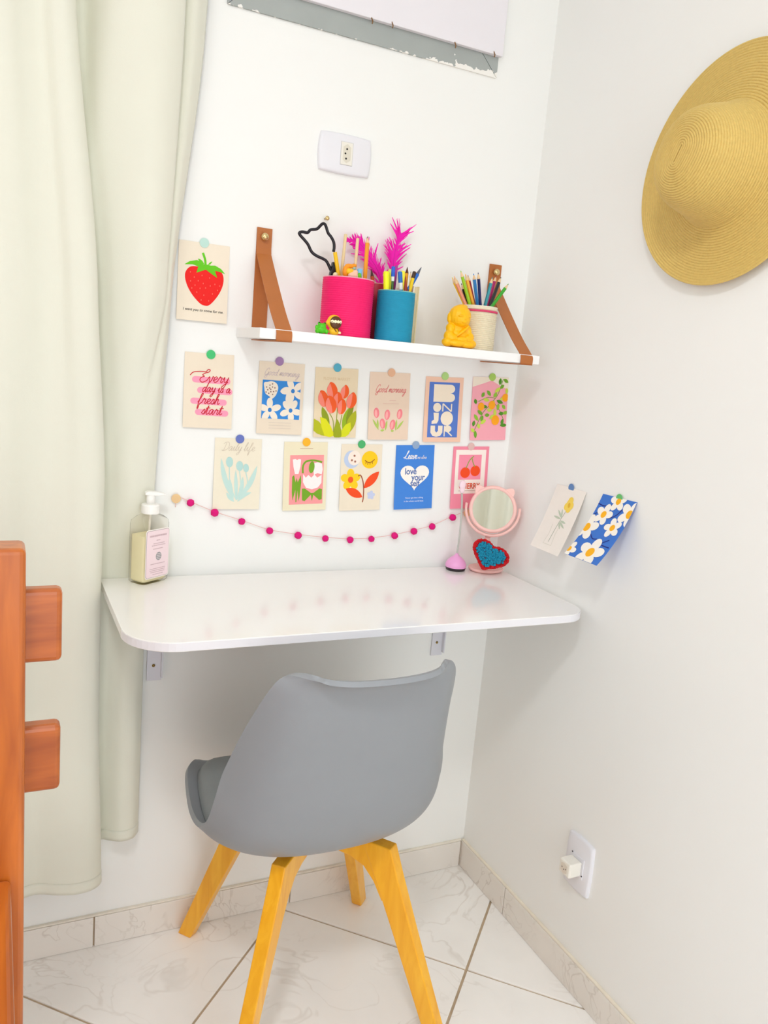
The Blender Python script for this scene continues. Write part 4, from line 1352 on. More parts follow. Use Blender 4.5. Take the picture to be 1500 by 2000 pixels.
MB().lathe([(.001, .158), (.0085, .158), (.0085, .176), (.001, .176)], (T.x, T.y, DZ), 24).build('pump_stem', M_PUMP, bt, smooth=True)
mb = MB()
mb.prism([(-.0115, .0), (-.0115, .005), (-.006, .0078), (.010, .0078), (.028, .0062), (.0285, .003), (.012, .0)], lambda a, b, t: (T.x + a, T.y + t, DZ + .176 + b - .10 * max(a, 0)), -.0075, .0075)
mb.build('pump_head', M_PUMP, bt, bev=.0015)
MB().tube([(T.x, T.y, DZ + .1395), (T.x - .002, T.y, DZ + .012)], .0022, 8).build('dip_tube', mat('dip_tube', 'E8E4DA', .4), bt)
fl = lambda a, b, t: BM @ Vector((a, -HD - t, b))
lab = MB().prism(rrect(-.0315, .0315, .012, .1115, (.006,) * 4, 5), fl, .0004, .0008).build('label', flat('F6F0EA', .5), bt)
MB().prism(rrect(-.0300, .0300, .0140, .1095, (.005,) * 4, 5), fl, .0009, .0011).build('label_border', flat('A89A9E', .5), lab)
MB().prism(rrect(-.0293, .0293, .0147, .1088, (.0046,) * 4, 5), fl, .0012, .0014).build('label_panel', flat('F3DDE2', .5), lab)
mb = MB()
for y_, a, b, h in ((.0965, -.022, .023, .0034), (.088, -.004, .006, .0018), (.082, -.012, .018, .0014), (.078, -.016, .020, .0014), (.071, -.012, .014, .0016), (.0405, -.018, .020, .0016), (.031, -.020, .021, .0013), (.0275, -.020, .021, .0013), (.024, -.018, .020, .0013), (.0195, -.012, .016, .0012)):
    x = a
    while x < b:
        wd = random.uniform(.0012, .0030)
        mb.prism([(x, y_), (min(b, x + wd), y_), (min(b, x + wd), y_ + h), (x, y_ + h)], fl, .0015, .0016)
        x += wd + .0007
mb.build('label_lettering', flat('C9AEB4', .6), lab)
mb = MB()
mb.prism([(.003 + .0075 * math.cos(k * math.pi / 12), .056 + .0085 * math.sin(k * math.pi / 12)) for k in range(24)], fl, .0015, .0016)
mb.build('label_emblem', flat('9C9A9C', .6), lab)
mb = MB()
for k in range(4):
    y_ = .050 + .0034 * k
    hw_ = .0062 * math.sqrt(max(.05, 1 - ((y_ - .056) / .0085) ** 2))
    mb.prism([(.003 - hw_, y_), (.003 + hw_, y_), (.003 + hw_ * .95, y_ + .0012), (.003 - hw_ * .95, y_ + .0012)], fl, .0017, .0018)
mb.build('label_emblem_lines', flat('DCD2D4', .6), lab)

# ---------------------------------------------------------------- pink stem stand
st = thing('stem_stand', 'pink dome with a thin grey stem and pale pink tip standing on the desk', 'ornament', (-.139, -.040, DZ))
sc_ = (-.139, -.040, DZ)
MB().lathe([(.001, .0003), (.0225, .0003), (.0235, .003), (.0245, .0075), (.001, .008)], sc_, 36).build('base_pad', mat('black_rubber', '2C2026', .5), st, smooth=True)
MB().lathe([(.0245, .0072), (.0252, .010), (.0245, .0155), (.021, .0225), (.0145, .0290), (.008, .0335), (.0045, .0365), (.0030, .040), (.0001, .0405)], sc_, 36).build('dome', mat('pink_plastic', 'EFA9DC', .35), st, smooth=True)
MB().tube(cr([(-.139, -.040, DZ + .038), (-.137, -.040, DZ + .09), (-.139, -.040, DZ + .15), (-.143, -.040, DZ + .185)], 6), .0022, 10).build('stem', mat('grey_stem', 'C9CBC4', .3, trans=.2), st, smooth=True)
me = blob([((-.1435, -.040, DZ + .206), (.0088, .007, .0115)), ((-.143, -.040, DZ + .194), (.0062, .005, .009))], .0012, 4)
link('tip', me, mat('pale_pink_plastic', 'F3D9E3', .4), st, smooth=True)

# ---------------------------------------------------------------- round mirror
M_PINK = mat('mirror_pink', 'F5C6BF', .4, .02)
mi = thing('table_mirror', 'small round mirror in a pink cat-eared frame on the desk', 'mirror', (-.066, -.060, DZ))
mc = Vector((-.066, -.060, DZ))
MB().lathe([(.001, .0004), (.036, .0004), (.042, .003), (.0445, .0075), (.0435, .0095), (.040, .0085), (.030, .0065), (.001, .006)], mc, 48, Matrix.Diagonal((1.0, .85, 1, 1))).build('base_dish', M_PINK, mi, smooth=True)
MB().tube(cr([mc + Vector((0, .004, .006)), mc + Vector((0, .006, .03)), mc + Vector((-.001, .006, .055)), mc + Vector((-.002, .004, .083))], 5), [.007, .0062, .006, .006, .006, .0058, .0056, .0056, .0056, .0056, .0056, .0056, .006, .0062, .0065, .0065], 14).build('neck', M_PINK, mi, smooth=True)
gc = Vector((-.069, -.066, .9885))
nrm = Vector((-.56, -.80, .10)).normalized()
ez = nrm
ex = Vector((0, 0, 1)).cross(ez).normalized()
ey = ez.cross(ex)
F = Matrix((ex, ey, ez)).transposed().to_4x4()
MB().lathe([(.0478, -.004), (.052, -.005), (.0555, -.003), (.0565, .001), (.0548, .005), (.0515, .0065), (.0488, .005), (.0478, .002), (.0478, -.004)], gc, 64, F).build('frame', M_PINK, mi, smooth=True)
MB().lathe([(.0001, -.0045), (.0485, -.0045), (.0485, -.003), (.0001, -.003)], gc, 48, F).build('back_plate', M_PINK, mi)
mm = bpy.data.materials.new('mirror_glass')
mm.use_nodes = True
_b = mm.node_tree.nodes['Principled BSDF']
_b.inputs['Metallic'].default_value = 1
_b.inputs['Roughness'].default_value = 0.01
_b.inputs['Base Color'].default_value = (.86, .90, .88, 1)
MB().lathe([(.0001, .0005), (.0485, .0005), (.0485, .0015), (.0001, .0015)], gc, 64, F).build('glass', mm, mi, label='mirror glass')
for sgn in (-1, 1):
    a0 = R(90 - sgn * 40)
    tip = (math.cos(a0) * .068, math.sin(a0) * .068)
    ear = [tuple(q)[:2] for q in cr([(math.cos(a0 - R(16)) * .053, math.sin(a0 - R(16)) * .053, 0), (math.cos(a0 - R(7)) * .0635, math.sin(a0 - R(7)) * .0635, 0), (tip[0], tip[1], 0), (math.cos(a0 + R(7)) * .0635, math.sin(a0 + R(7)) * .0635, 0), (math.cos(a0 + R(16)) * .053, math.sin(a0 + R(16)) * .053, 0)], 4)]
    MB().prism(ear, lambda a, b, t: gc + ex * a + ey * b + ez * t, -.004, .004).build('ear', M_PINK, mi, bev=.001)
yo = []
for k in range(29):
    a = R(172 + 196 * k / 28)
    yo.append(gc + ex * (.0635 * math.cos(a)) + ey * (.0635 * math.sin(a)) - ez * .004)
mb = MB()
vs = []
for k, p in enumerate(yo):
    a = R(172 + 196 * k / 28)
    rd = ex * math.cos(a) + ey * math.sin(a)
    wd = .0055 + .006 * math.sin(math.pi * k / 28)
    vs += [p - rd * .003 + ez * wd * .6, p + rd * .003 + ez * wd * .4, p + rd * .003 - ez * wd, p - rd * .003 - ez * wd]
mb.add(vs, [(4 * i + j, 4 * i + (j + 1) % 4, 4 * i + 4 + (j + 1) % 4, 4 * i + 4 + j) for i in range(28) for j in range(4)] + [(0, 1, 2, 3), (112, 113, 114, 115)])
mb.build('yoke', M_PINK, mi, smooth=True)

# ---------------------------------------------------------------- tufted heart
he = thing('yarn_heart', 'turquoise tufted yarn heart with a red looped edge leaning on the mirror base', 'ornament', (-.086, -.106, DZ + .0095))
hc = Vector((-.0885, -.1035, DZ + .0495))
hz = Vector((-.42, -.84, .34)).normalized()
hx0 = Vector((0, 0, 1)).cross(hz).normalized()
hy0 = hz.cross(hx0)
ra = R(-24)
hx = hx0 * math.cos(ra) + hy0 * math.sin(ra)
hy = -hx0 * math.sin(ra) + hy0 * math.cos(ra)
def heart2(t, s):
    hx_, hy_ = .0027 * 16 * math.sin(t) ** 3, .00225 * (13 * math.cos(t) - 5 * math.cos(2 * t) - 2 * math.cos(3 * t) - math.cos(4 * t)) + .003
    cx_, cy_ = .040 * math.sin(t), .030 * math.cos(t)
    return (s * (.58 * hx_ + .42 * cx_), s * (.58 * hy_ + .42 * cy_))
def inside(x, y, s):
    P = [heart2(2 * math.pi * k / 60, s) for k in range(60)]
    c_ = False
    for i in range(60):
        (xa, ya), (xb, yb) = P[i], P[i - 1]
        if (ya > y) != (yb > y) and x < (xb - xa) * (y - ya) / (yb - ya) + xa:
            c_ = not c_
    return c_
MB().prism([heart2(2 * math.pi * k / 60, .96) for k in range(60)], lambda a, b, t: hc + hx * a + hy * b + hz * t, -.006, .003).build('backing', mat('red_felt', 'B81222', .9, .1, 200), he)
def tuft(mb, p, r_, seed):
    bm = bmesh.new()
    bmesh.ops.create_icosphere(bm, subdivisions=2, radius=1)
    for q in bm.verts:
        d = q.co.normalized()
        q.co = p + d * r_ * (1 + .25 * noise.noise(d * 3 + Vector((seed, seed * .7, 0))))
    mb.bm(bm)
mb = MB()
i_ = 0
for gx in range(-12, 13):
    for gy in range(-12, 13):
        x = gx * .0041 + random.uniform(-.0012, .0012)
        y = gy * .0041 + (gx % 2) * .002 + random.uniform(-.0012, .0012)
        if inside(x, y, .86):
            i_ += 1
            tuft(mb, hc + hx * x + hy * y + hz * (.0055 + random.uniform(-.001, .0015)), random.uniform(.0026, .0034), i_ * 1.3)
o = mb.build('turquoise_loops', mat('turquoise_yarn', '1490B4', .9, .2, 500, bump=.7, bscale=1800), he, smooth=True)
tag(o, kind='stuff')
mb = MB()
for k in range(74):
    t = 2 * math.pi * k / 74
    for s_ in (.96, 1.04):
        x, y = heart2(t + random.uniform(-.02, .02), s_)
        tuft(mb, hc + hx * x + hy * y + hz * random.uniform(-.001, .004), random.uniform(.0026, .0038), k * 2.1 + s_)
o = mb.build('red_loops', mat('red_yarn', 'D0121E', .9, .15, 500, bump=.7, bscale=1800), he, smooth=True)
tag(o, kind='stuff')

# ---------------------------------------------------------------- things on the shelf
def can(name, label, c, r, h, m, inner, ridges=0, cat='can', amp=.0006, group='pencil holders'):
    t = thing(name, label, cat, (c[0], c[1], SZ), group)
    prof = [(.001, .0006), (r - .001, .0006), (r, .002)]
    if ridges:
        n = ridges * 4
        for k in range(1, n):
            z = .003 + (h - .006) * k / n
            prof.append((r + amp * math.sin(2 * math.pi * k / 4 + .3), z))
    prof += [(r, h - .002), (r - .0006, h), (r - .0016, h), (r - .002, h - .002), (r - .002, .003), (.001, .003)]
    o_ = MB().lathe(prof, (c[0], c[1], SZ), 56).build('can_body', m, t)
    sharp(o_, 1.1)
    MB().lathe([(r - .0022, h - .0002), (r - .0004, h + .0006), (r + .0008, h - .0002), (r - .0004, h - .0018), (r - .0022, h - .0002)], (c[0], c[1], SZ), 48).build('rim', inner, t, smooth=True)
    return t
PC, BC, CC, RC = (-.490, -.086), (-.3885, -.102), (-.179, -.085), (-.405, -.0335)
can('pencil_can', 'tall hot pink ribbed can full of sticks on the shelf', PC, .0520, .1150, mat('pink_twine', 'F00A6A', .6, .06, 120, bump=.3, bscale=400), mat('pink_rim', 'F7A9BE', .5), 26)
can('pencil_can', 'turquoise can holding yellow markers and pens', BC, .0390, .1010, mat('turquoise_twine', '0E90B4', .65, .05, 120, bump=.25, bscale=500), mat('teal_rim', '7FC4C4', .5), 34, amp=.0003)
can('pencil_can', 'cream string-wrapped can of coloured pencils', CC, .0420, .0940, mat('cream_twine', 'E9E0C8', .8, .08, 120, bump=.4, bscale=500), mat('cream_rim', 'F3EDDD', .6), 22, amp=.0011)
cream_can = bpy.data.objects['pencil_can.002']
MB().lathe([(.0420, .0815), (.0436, .0822), (.0438, .0838), (.0434, .0852), (.0420, .0858)], (CC[0], CC[1], SZ), 48).build('pink_cord', mat('pink_cord', 'D8426E', .7), cream_can, smooth=True)
can('pencil_can', 'dark red can squeezed behind the pink and turquoise cans', RC, .0270, .1180, mat('crimson_tin', 'B0143A', .45, .05, 60), mat('crimson_rim', 'F0A0A8', .5))

def frame_from(p0, p1):
    d = (Vector(p1) - Vector(p0))
    L = d.length
    q = d.normalized().to_track_quat('Z', 'Y')
    return Matrix.Translation(p0) @ q.to_matrix().to_4x4(), L
M_WOODTIP = mat('pencil_wood', 'E8C79A', .6, .06, 300)
def pencil(label, p0, p1, col, lead=None, r=.0037, group='pencils', tip=.013, wood_c=None, name='pencil', cat='pencil', eraser=False):
    """p1 is the point"""
    M_, L = frame_from(p0, p1)
    t = thing(name, label, cat, p0, group)
    hexp = [(r * math.cos(R(60 * k)), r * math.sin(R(60 * k))) for k in range(6)]
    z1 = L - tip
    MB().prism(hexp, lambda a, b, z: M_ @ Vector((a, b, z)), .006 if eraser else 0, z1).build('barrel', flat(col, .35), t)
    if eraser:
        MB().lathe([(.0001, 0), (r * .9, 0), (r * .9, .006), (.0001, .006)], (0, 0, 0), 12, M_).build('eraser', flat('F0A8B8', .7), t)
    MB().lathe([(r * .98, z1), (r * .96, z1 + .001), (r * .34, z1 + tip * .72), (.0001, z1 + tip * .72)], (0, 0, 0), 12, M_).build('sharpened_wood', wood_c or M_WOODTIP, t, smooth=True)
    MB().lathe([(r * .34, z1 + tip * .72), (r * .2, z1 + tip * .9), (.0002, z1 + tip)], (0, 0, 0), 10, M_).build('lead', flat(lead or col, .5), t, smooth=True)
    return t
def marker(label, p0, p1, segs, r, group='markers and pens', name='marker', cat='pen', round_=True):
    """segs: list of (part, colour, share of the length, radius factor)"""
    M_, L = frame_from(p0, p1)
    t = thing(name, label, cat, p0, group)
    z = 0
    for i, (part, col, share, k) in enumerate(segs):
        h = L * share
        rr_ = r * k
        last = i == len(segs) - 1
        if k < 0:      # a cone
            rr_ = r * -k
            prof = [(.0001, z), (rr_, z), (rr_ * .25, z + h * .9), (.0001, z + h)]
        elif last and round_:
            prof = [(.0001, z), (rr_, z), (rr_, z + h - r * .5), (rr_ * .75, z + h - r * .12), (rr_ * .3, z + h), (.0001, z + h)]
        else:
            prof = [(.0001, z), (rr_, z), (rr_, z + h), (.0001, z + h)]
        o_ = MB().lathe(prof, (0, 0, 0), 16, M_).build(part, flat(col, .35), t)
        sharp(o_, .8)
        z += h
    return t
def ray_down(tip, rim, y_tip, y_rim, zb, c, r_):
    """lower end inside a can: go on along tip -> rim, but stay inside the wall"""
    # tip and rim are given for the can's middle plane; things further back stand further along and up
    k1, k2 = (tip[0] + 1.1346) / (c[1] + 1.6467), (tip[1] - 1.3045) / (c[1] + 1.6467)
    T_ = Vector((tip[0] + k1 * (y_tip - c[1]), y_tip, tip[1] + k2 * (y_tip - c[1])))
    B_ = Vector((rim[0] + k1 * (y_rim - c[1]), y_rim, rim[1]))
    rim_off = Vector((B_.x - c[0], B_.y - c[1]))
    if rim_off.length > r_ * 1.13:
        sh = rim_off.normalized() * (r_ * 1.13) - rim_off
        for q in (B_, T_):
            q.x += sh.x
            q.y += sh.y
    d = B_ - T_
    k = (T_.z - zb) / (T_.z - B_.z)
    P = T_ + d * k
    off = Vector((P.x - c[0], P.y - c[1]))
    if off.length > r_:
        off = off.normalized() * r_
        P.x, P.y = c[0] + off.x, c[1] + off.y
    return P, T_
CT = [(-.2582, 1.4987), (-.2557, 1.4991), (-.2472, 1.5022), (-.2399, 1.5159), (-.2278, 1.4896), (-.2199, 1.5098), (-.2138, 1.5085), (-.1997, 1.5134), (-.1884, 1.517), (-.1507, 1.5119), (-.1418, 1.5152), (-.1288, 1.5146), (-.1036, 1.5028)]
CB = [(-.2200, 1.445), (-.2160, 1.4465), (-.2120, 1.4492), (-.2090, 1.4474), (-.2012, 1.4419), (-.1909, 1.443), (-.187, 1.4434), (-.1805, 1.4441), (-.174, 1.4448), (-.1622, 1.4461), (-.1556, 1.4468), (-.1503, 1.4473), (-.1381, 1.4531)]
CN = [('salmon', 'E89478'), ('bright yellow', 'F6CF10'), ('peach', 'F4B884'), ('lime green', '96C81E'), ('short black', '16161A'), ('golden yellow', 'F0A81C'), ('dark red', 'A81C24'), ('sky blue', '2A86D2'), ('navy blue', '14205E'), ('teal', '1E8E9C'), ('magenta', 'B02A68'), ('black with a pale stripe', '1E2024'), ('grass green', '34A41A')]
YO = [-.012, -.003, .020, -.020, .010, -.012, .018, .002, -.022, -.016, .014, .005, -.004]
for i, ((nm, cl), tp, rm, dy) in enumerate(zip(CN, CT, CB, YO)):
    zb = SZ + .0045
    P, T_ = ray_down(tp, rm, CC[1] + dy * 1.5, CC[1] + dy, zb, CC, .031)
    pencil(nm + ' coloured pencil standing in the cream can', P, T_, cl)

# turquoise can
def bc(tip, rim, dy):
    return ray_down(tip, rim, BC[1] + dy * 1.1, BC[1] + dy, SZ + .0045, BC, .028)
P, T_ = bc((-.4196, 1.4905), (-.4155, 1.4509), -.014)
marker('fat yellow highlighter at the edge of the turquoise can', P, T_, [('barrel', 'E6EE12', .55, 1), ('cap', 'EAF01A', .45, 1.06)], .0058)
P, T_ = bc((-.4110, 1.4890), (-.4075, 1.452), .006)
marker('yellow highlighter behind the fat one in the turquoise can', P, T_, [('barrel', 'DDE818', .6, 1), ('cap', 'F2F22A', .4, 1.05)], .0050)
P, T_ = bc((-.4075, 1.4950), (-.4030, 1.4526), .020)
marker('pale lime marker in the turquoise can', P, T_, [('barrel', 'C9E02A', .6, 1), ('cap', 'D6E87A', .4, 1.05)], .0042)
P, T_ = bc((-.4008, 1.5017), (-.399, 1.4532), -.008)
marker('clear pen with a blue cap end and green ink', P, T_, [('barrel', 'DDE6DE', .50, 1), ('ink', '3E6E3A', .30, .7), ('grip', 'E8EEF0', .06, 1), ('cap', '1E5ED0', .14, 1.15)], .0034)
P, T_ = bc((-.3935, 1.5045), (-.3945, 1.4722), .012)
marker('thin purple pen in the turquoise can', P, T_, [('barrel', '8E2080', .8, 1), ('cap', 'A82A8E', .2, 1)], .0028)
P, T_ = bc((-.3850, 1.4936), (-.3792, 1.4555), -.012)
marker('white pen with two blue bands in the turquoise can', P, T_, [('barrel', 'F0F2F4', .60, 1), ('band', '0E6AA8', .14, 1.02), ('collar', 'EFEFEF', .10, 1), ('cap', '1C6EC0', .16, 1.1)], .0042)
P, T_ = bc((-.3782, 1.4955), (-.3757, 1.4559), .010)
marker('lemon yellow marker in the middle of the turquoise can', P, T_, [('barrel', 'F4EE20', .6, 1), ('cap', 'F6F040', .4, 1.05)], .0045)
P, T_ = bc((-.3669, 1.5041), (-.3674, 1.4568), .018)
pencil('orange pencil with a dark point in the turquoise can', P, T_, 'F2A81A', '3A1E12', wood_c=mat('dark_wood_tip', '5A2A16', .6))
P, T_ = bc((-.3717, 1.4871), (-.3686, 1.4567), -.016)
marker('white paintbrush with a reddish brown tip in the turquoise can', P, T_, [('handle', 'EFE6DC', .76, 1), ('bristles', '9A2E12', .24, -1)], .0044, name='paintbrush', cat='brush')
P, T_ = bc((-.36, 1.4968), (-.3591, 1.4578), .002)
pencil('thin pale pencil in the turquoise can', P, T_, 'E8E0B8', '5A5A30', r=.0024)
P, T_ = bc((-.3513, 1.4978), (-.359, 1.4567), -.002)
marker('yellow pencil with a dark end leaning in the turquoise can', P, T_, [('barrel', 'F2CE14', .90, 1), ('dark_end', '3C2A1C', .10, 1.02)], .0038, name='pencil', cat='pencil', group='pencils')
P, T_ = bc((-.3259, 1.5082), (-.3464, 1.4690), 0)
marker('blue pen with a silver point leaning out of the turquoise can', P, T_, [('grip', '0E2A70', .68, 1), ('barrel', '1466C4', .22, 1.02), ('point', '5A6270', .10, -.9)], .0040, round_=False)

# pink can
def pc(tip, rim, dy):
    return ray_down(tip, rim, PC[1] + dy, PC[1] + dy, SZ + .0045, PC, .040)
P, T_ = pc((-.504, 1.5513), (-.507, 1.47), .012)
marker('tall pale wooden stick in the pink can', P, T_, [('stick', 'E6CFA0', 1, 1)], .0032, name='wooden_stick', cat='stick', round_=False, group='craft sticks')
P, T_ = pc((-.4774, 1.5472), (-.4785, 1.4734), .010)
marker('shorter pale wooden stick beside the orange pencil', P, T_, [('stick', 'E8CDA2', 1, 1)], .0032, name='wooden_stick', cat='stick', round_=False, group='craft sticks')
P, T_ = pc((-.4559, 1.5542), (-.4550, 1.4715), -.006)
pencil('tall orange pencil standing in the pink can', P, T_, 'EE9A16', '6A6A60', r=.0042, eraser=True)
P, T_ = pc((-.4675, 1.4897), (-.4680, 1.4717), -.022)
marker('light blue capped pen peeking out of the pink can', P, T_, [('barrel', 'E6F0F6', .86, 1), ('cap', '7CBCE8', .14, 1.05)], .0052)
P, T_ = pc((-.5242, 1.514), (-.5125, 1.4700), .004)
marker('yellow pencil leaning behind the cat loop', P, T_, [('barrel', 'F4C416', 1, 1)], .0040, name='pencil', cat='pencil', round_=False, group='pencils')
ct = thing('cat_loop', 'black cat-head-shaped wire loop sticking out of the pink can', 'ornament', (-.522, PC[1] + .014, 1.42))
yy = PC[1] + .014
CAT = [(-.5216, 1.4764), (-.5253, 1.4809), (-.5341, 1.4947), (-.5422, 1.4996), (-.5567, 1.5036), (-.5681, 1.5099), (-.5765, 1.5225), (-.5846, 1.5301), (-.5937, 1.5375), (-.5961, 1.542), (-.5899, 1.5448), (-.5792, 1.5449), (-.5733, 1.5511), (-.5606, 1.5544), (-.5536, 1.5617), (-.5485, 1.5664), (-.5429, 1.5643), (-.5363, 1.5506), (-.5292, 1.5438), (-.523, 1.5348), (-.5211, 1.5252), (-.522, 1.5161)]
M_BLK = mat('glossy_black', '17131C', .2, .03)
MB().tube(cr([(x, yy, z) for x, z in CAT], 4), .0030, 10).build('wire', M_BLK, ct, smooth=True)
mb = MB().prism([(-.5290, 1.4640), (-.5235, 1.4965), (-.5200, 1.4950), (-.5135, 1.4800), (-.5150, 1.4640)], lambda a, b, t: (a, t, b), yy - .008, yy + .003)
mb.build('clip', M_BLK, ct, bev=.001)
MB().tube([(-.521, yy, 1.470), (-.505, yy, 1.36)], .004, 10).build('handle', M_BLK, ct, smooth=True)
MB().sphere((-.5205, yy - .016, 1.4705), .0052).build('bead', mat('cream_bead', 'F0E2B8', .5), ct, smooth=True)
ty = thing('small_toy', 'little orange, yellow and green toy peeking over the pink can rim', 'toy', (-.493, PC[1] - .024, 1.45))
y0 = PC[1] - .024
link('orange_crest', blob([((-.506, y0 + .004, 1.478), (.007, .006, .012)), ((-.498, y0 + .004, 1.4895), (.011, .005, .0045)), ((-.489, y0 + .004, 1.4915), (.006, .004, .0038))], .0012), mat('toy_orange', 'F2961A', .45), ty, smooth=True)
link('yellow_middle', blob([((-.500, y0, 1.478), (.008, .007, .007)), ((-.4935, y0 - .001, 1.480), (.004, .004, .004))], .0012), mat('toy_yellow', 'F6C41C', .45), ty, smooth=True)
link('face', blob([((-.493, y0 - .004, 1.4705), (.011, .008, .0075)), ((-.489, y0 - .004, 1.478), (.006, .005, .005)), ((-.494, y0, 1.455), (.009, .008, .014))], .0012), mat('toy_skin', 'F2C4AC', .5), ty, smooth=True)
link('green_leaf', blob([((-.482, y0 - .004, 1.4705), (.0075, .005, .0055)), ((-.479, y0 - .003, 1.4745), (.004, .004, .004))], .0012), mat('toy_green', '6CC022', .45), ty, smooth=True)
MB().sphere((-.4895, y0 + .002, 1.4855), .0035).build('grey_ball', mat('toy_grey', '9CB0A4', .5), ty, smooth=True)

# red can: paintbrush and two feathers
P, T_ = ray_down((-.4190, 1.4983), (-.4040, 1.4769), RC[1] - .006, RC[1] - .006, SZ + .0045, RC, .017)
marker('red paintbrush with a dark tip beside the feathers', P, T_, [('handle', 'DD2A16', .80, 1.1), ('ferrule', 'C8502A', .10, 1.05), ('bristles', '4A1A18', .10, -.9)], .0040, name='paintbrush', cat='brush', round_=False)
M_FEA = mat('magenta_feather', 'EE10B0', .8, .08, 150, sss=.1)
def feather(label, spine, width, seed, y):
    rnd = random.Random(seed)
    t = thing('feather', label, 'feather', (spine[0][0], y, spine[0][1]), 'magenta feathers')
    sp = cr([(x, y, z) for x, z in spine], 10)
    n = len(sp)
    MB().tube(sp, [.0012 * (1 - .8 * i / (n - 1)) for i in range(n)], 6).build('quill', mat('feather_quill', 'C81496', .6), t)
    for side in (-1, 1):
        mb = MB()
        nb = 60
        for k in range(nb):
            s_ = .14 + .86 * k / (nb - 1)
            i = min(n - 2, int(s_ * (n - 1)))
            p = sp[i].lerp(sp[i + 1], s_ * (n - 1) - i)
            d = (sp[i + 1] - sp[i]).normalized()
            nr = Vector((d.z, 0, -d.x)) * side
            wl = width(s_) * rnd.uniform(.72, 1.15)
            a = R(rnd.uniform(24, 46))
            q = (nr * math.sin(a) + d * math.cos(a)).normalized()
            sag = rnd.uniform(-.15, .15)
            yv = Vector((0, rnd.uniform(-.22, .22), 0))
            wb = .0042
            pts = []
            for j in range(5):
                f = j / 4
                c_ = p + q * wl * f + nr * sag * wl * f * f + yv * wl * f * f
                h = wb * (1 - f * .8)
                pts.append((c_ - d * h, c_ + d * h))
            vs = [v for pr in pts for v in pr]
            mb.add(vs, [(2 * j, 2 * j + 1, 2 * j + 3, 2 * j + 2) for j in range(4)])
        link('vane', bake_mods(mb.mesh(), [('SOLIDIFY', dict(thickness=.0003, offset=0))]), M_FEA, t)
    return t
feather('bright magenta feather drooping to the left over the pink can', [(-.405, 1.36), (-.400, 1.42), (-.392, 1.470), (-.402, 1.497), (-.421, 1.520), (-.440, 1.540), (-.455, 1.549), (-.476, 1.549)], lambda s: .034 * (.25 + .75 * math.sin(math.pi * min(1, s * .80)) ** .8) * (1 - .75 * max(0, s - .6) / .4), 5, RC[1] + .004)
feather('bright magenta feather standing upright behind the turquoise can', [(-.398, 1.36), (-.385, 1.43), (-.370, 1.480), (-.364, 1.505), (-.364, 1.527), (-.362, 1.545), (-.358, 1.560), (-.353, 1.577)], lambda s: .042 * max(.12, abs(math.sin(math.pi * (s - .30) * 2.1)) ** .8 if s > .35 else .35), 9, RC[1] + .010)

# notebook behind the turquoise can
nb = thing('notebook', 'white notebook with beige page edges standing beside the turquoise can', 'book', (-.340, -.05, SZ), None)
MB().box(-.3475, -.3447, -.096, -.014, SZ + .0005, SZ + .1180, .0004).build('cover', flat('EFEAE2', .5), nb)
MB().box(-.3447, -.3358, -.0945, -.0145, SZ + .0012, SZ + .1165).build('pages', mat('beige_pages', 'D6C6A0', .8, .12, 400), nb)
MB().box(-.3358, -.3330, -.096, -.014, SZ + .0005, SZ + .1180, .0004).build('cover', flat('D9C79C', .5), nb)

# seated figurine
bu = thing('seated_figurine', 'yellow seated monk figurine in front of the cream can', 'figurine', (-.249, -.132, SZ))
bx, by = -.2485, -.132
zf = SZ
parts = [
    ((bx, by + .004, zf + .010), (.033, .024, .0105)),          # crossed legs
    ((bx - .028, by - .004, zf + .0105), (.0125, .014, .0098)),
    ((bx + .028, by - .004, zf + .0105), (.0125, .014, .0098)),
    ((bx - .012, by - .016, zf + .0095), (.020, .010, .0075)),
    ((bx + .013, by - .014, zf + .0085), (.019, .010, .0075)),
    ((bx, by + .007, zf + .026), (.0265, .0165, .020)),          # torso
    ((bx, by + .007, zf + .040), (.0235, .0145, .0125)),         # shoulders
    ((bx - .0225, by + .001, zf + .031), (.0075, .0095, .0165)), # sleeves
    ((bx + .0225, by + .001, zf + .031), (.0075, .0095, .0165)),
    ((bx - .019, by - .007, zf + .0205), (.012, .009, .008)),
    ((bx + .019, by - .007, zf + .0205), (.012, .009, .008)),
    ((bx, by - .016, zf + .0185), (.013, .006, .0055)),          # hands
    ((bx - .001, by + .002, zf + .066), (.0250, .0215, .0235)),  # head
    ((bx - .001, by - .004, zf + .060), (.0205, .0185, .0165)),  # cheeks
    ((bx + .004, by + .004, zf + .0865), (.012, .011, .0045)),    # hair crown
    ((bx - .0245, by + .005, zf + .061), (.0040, .0060, .0105)), # ears
    ((bx + .0225, by + .005, zf + .061), (.0040, .0060, .0105)),
    ((bx - .001, by - .0225, zf + .0610), (.0026, .0022, .0030)),# nose
    ((bx - .001, by - .0210, zf + .0535), (.0060, .0028, .0018)),# lips
    ((bx - .0095, by - .0190, zf + .0655), (.0060, .0034, .0020)),# eyelids
    ((bx + .0075, by - .0190, zf + .0655), (.0060, .0034, .0020)),
    ((bx + .004, by - .0075, zf + .036), (.0040, .0060, .0200), Matrix.Rotation(R(48), 4, 'Y')),  # robe fold
    ((bx - .0245, by - .001, zf + .0230), (.0110, .0120, .0125)),  # sleeve drapes
    ((bx + .0245, by - .001, zf + .0230), (.0110, .0120, .0125)),
    ((bx - .0195, by + .004, zf + .0400), (.0100, .0110, .0110)),
    ((bx + .0195, by + .004, zf + .0400), (.0100, .0110, .0110)),
]
me = blob(parts, .0009, 2)
for v_ in me.vertices:
    v_.co.z = max(v_.co.z, zf + .0003)
link('figure', me, mat('yellow_resin', 'FCBE04', .4, .05, 120, sss=.05), bu, smooth=True)

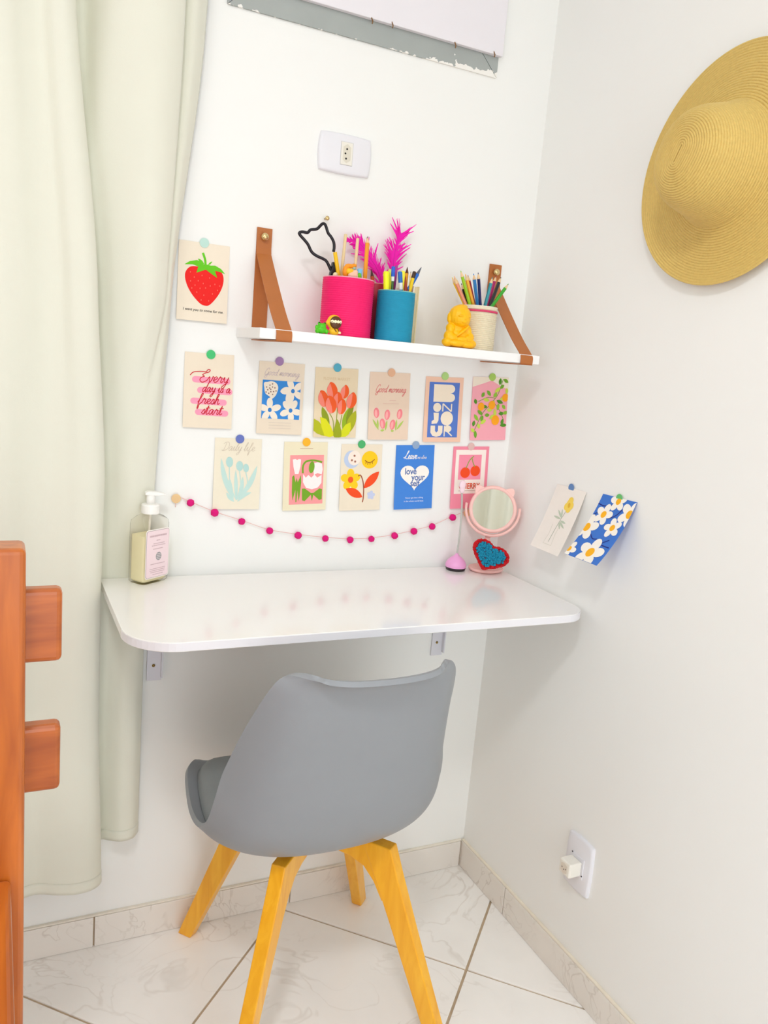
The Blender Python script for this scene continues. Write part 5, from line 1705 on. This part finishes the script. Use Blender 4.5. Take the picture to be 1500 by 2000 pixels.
# little frog
fr = thing('frog_figurine', 'tiny green frog figurine on the shelf before the pink can', 'figurine', (-.5665, -.152, SZ))
fx, fy = -.5665, -.152
me = blob([((fx, fy, SZ + .0080), (.0105, .009, .0080)), ((fx + .001, fy, SZ + .0140), (.0085, .0075, .0065)), ((fx - .0055, fy, SZ + .0195), (.003, .003, .003)), ((fx + .0060, fy, SZ + .0195), (.003, .003, .003)), ((fx - .0095, fy - .003, SZ + .005), (.004, .006, .0048)), ((fx + .0095, fy - .003, SZ + .005), (.004, .006, .0048)), ((fx - .010, fy + .001, SZ + .0115), (.0025, .003, .005))], .0009, 3)
for v_ in me.vertices:
    v_.co.z = max(v_.co.z, SZ + .0003)
link('body', me, mat('frog_green', '4CBE14', .25, .06, 200), fr, smooth=True)
for sx in (-.0055, .0060):
    MB().sphere((fx + sx, fy - .0018, SZ + .0208), .0016).build('eye', M_HOLE, fr, smooth=True)
# little yellow hooded figure
hf = thing('hooded_figurine', 'tiny yellow-hooded brown-faced figurine beside the green frog', 'figurine', (-.5395, -.150, SZ))
gx, gy = -.5395, -.150
me = blob([((gx, gy + .002, SZ + .0245), (.0150, .0085, .0145)), ((gx - .0130, gy + .002, SZ + .0225), (.0045, .004, .0050)), ((gx + .001, gy + .001, SZ + .0070), (.0120, .0085, .0072)), ((gx + .001, gy + .001, SZ + .0110), (.0075, .006, .006))], .001, 3)
for v_ in me.vertices:
    v_.co.z = max(v_.co.z, SZ + .0003)
link('hood', me, mat('figure_yellow', 'F2BC1C', .4, .05, 200), hf, smooth=True)
MB().sphere((gx + .0012, gy - .0040, SZ + .0240), (.0122, .0048, .0122), None, 24, 16).build('face', mat('figure_brown', '5A3410', .35, .15, 300), hf, smooth=True)
mb = MB()
zig = []
for k in range(9):
    zig.append((-.0115 + .0232 * k / 8, .0020 + (.0016 if k % 2 else 0)))
zig += [(.0117 - .0232 * k / 8, -.0012 - (.0014 if k % 2 else 0)) for k in range(9)]
MB().prism(zig, lambda a, b, t: (gx + .0012 + a, t + 28 * a * a, SZ + .0252 + b), gy - .0096, gy - .0070).build('zigzag_band', flat('F6EFC8', .5), hf)
for sx in (-.0025, .0045):
    MB().tube([(gx + sx, gy - .0062, SZ + .0135), (gx + sx + .0042, gy - .0088, SZ + .0065)], .0010, 6).build('strap', flat('6A3A12', .5), hf)
MB().sphere((gx + .0085, gy - .0085, SZ + .0052), (.0032, .0026, .0026)).build('hand', flat('F4E2A8', .5), hf, smooth=True)
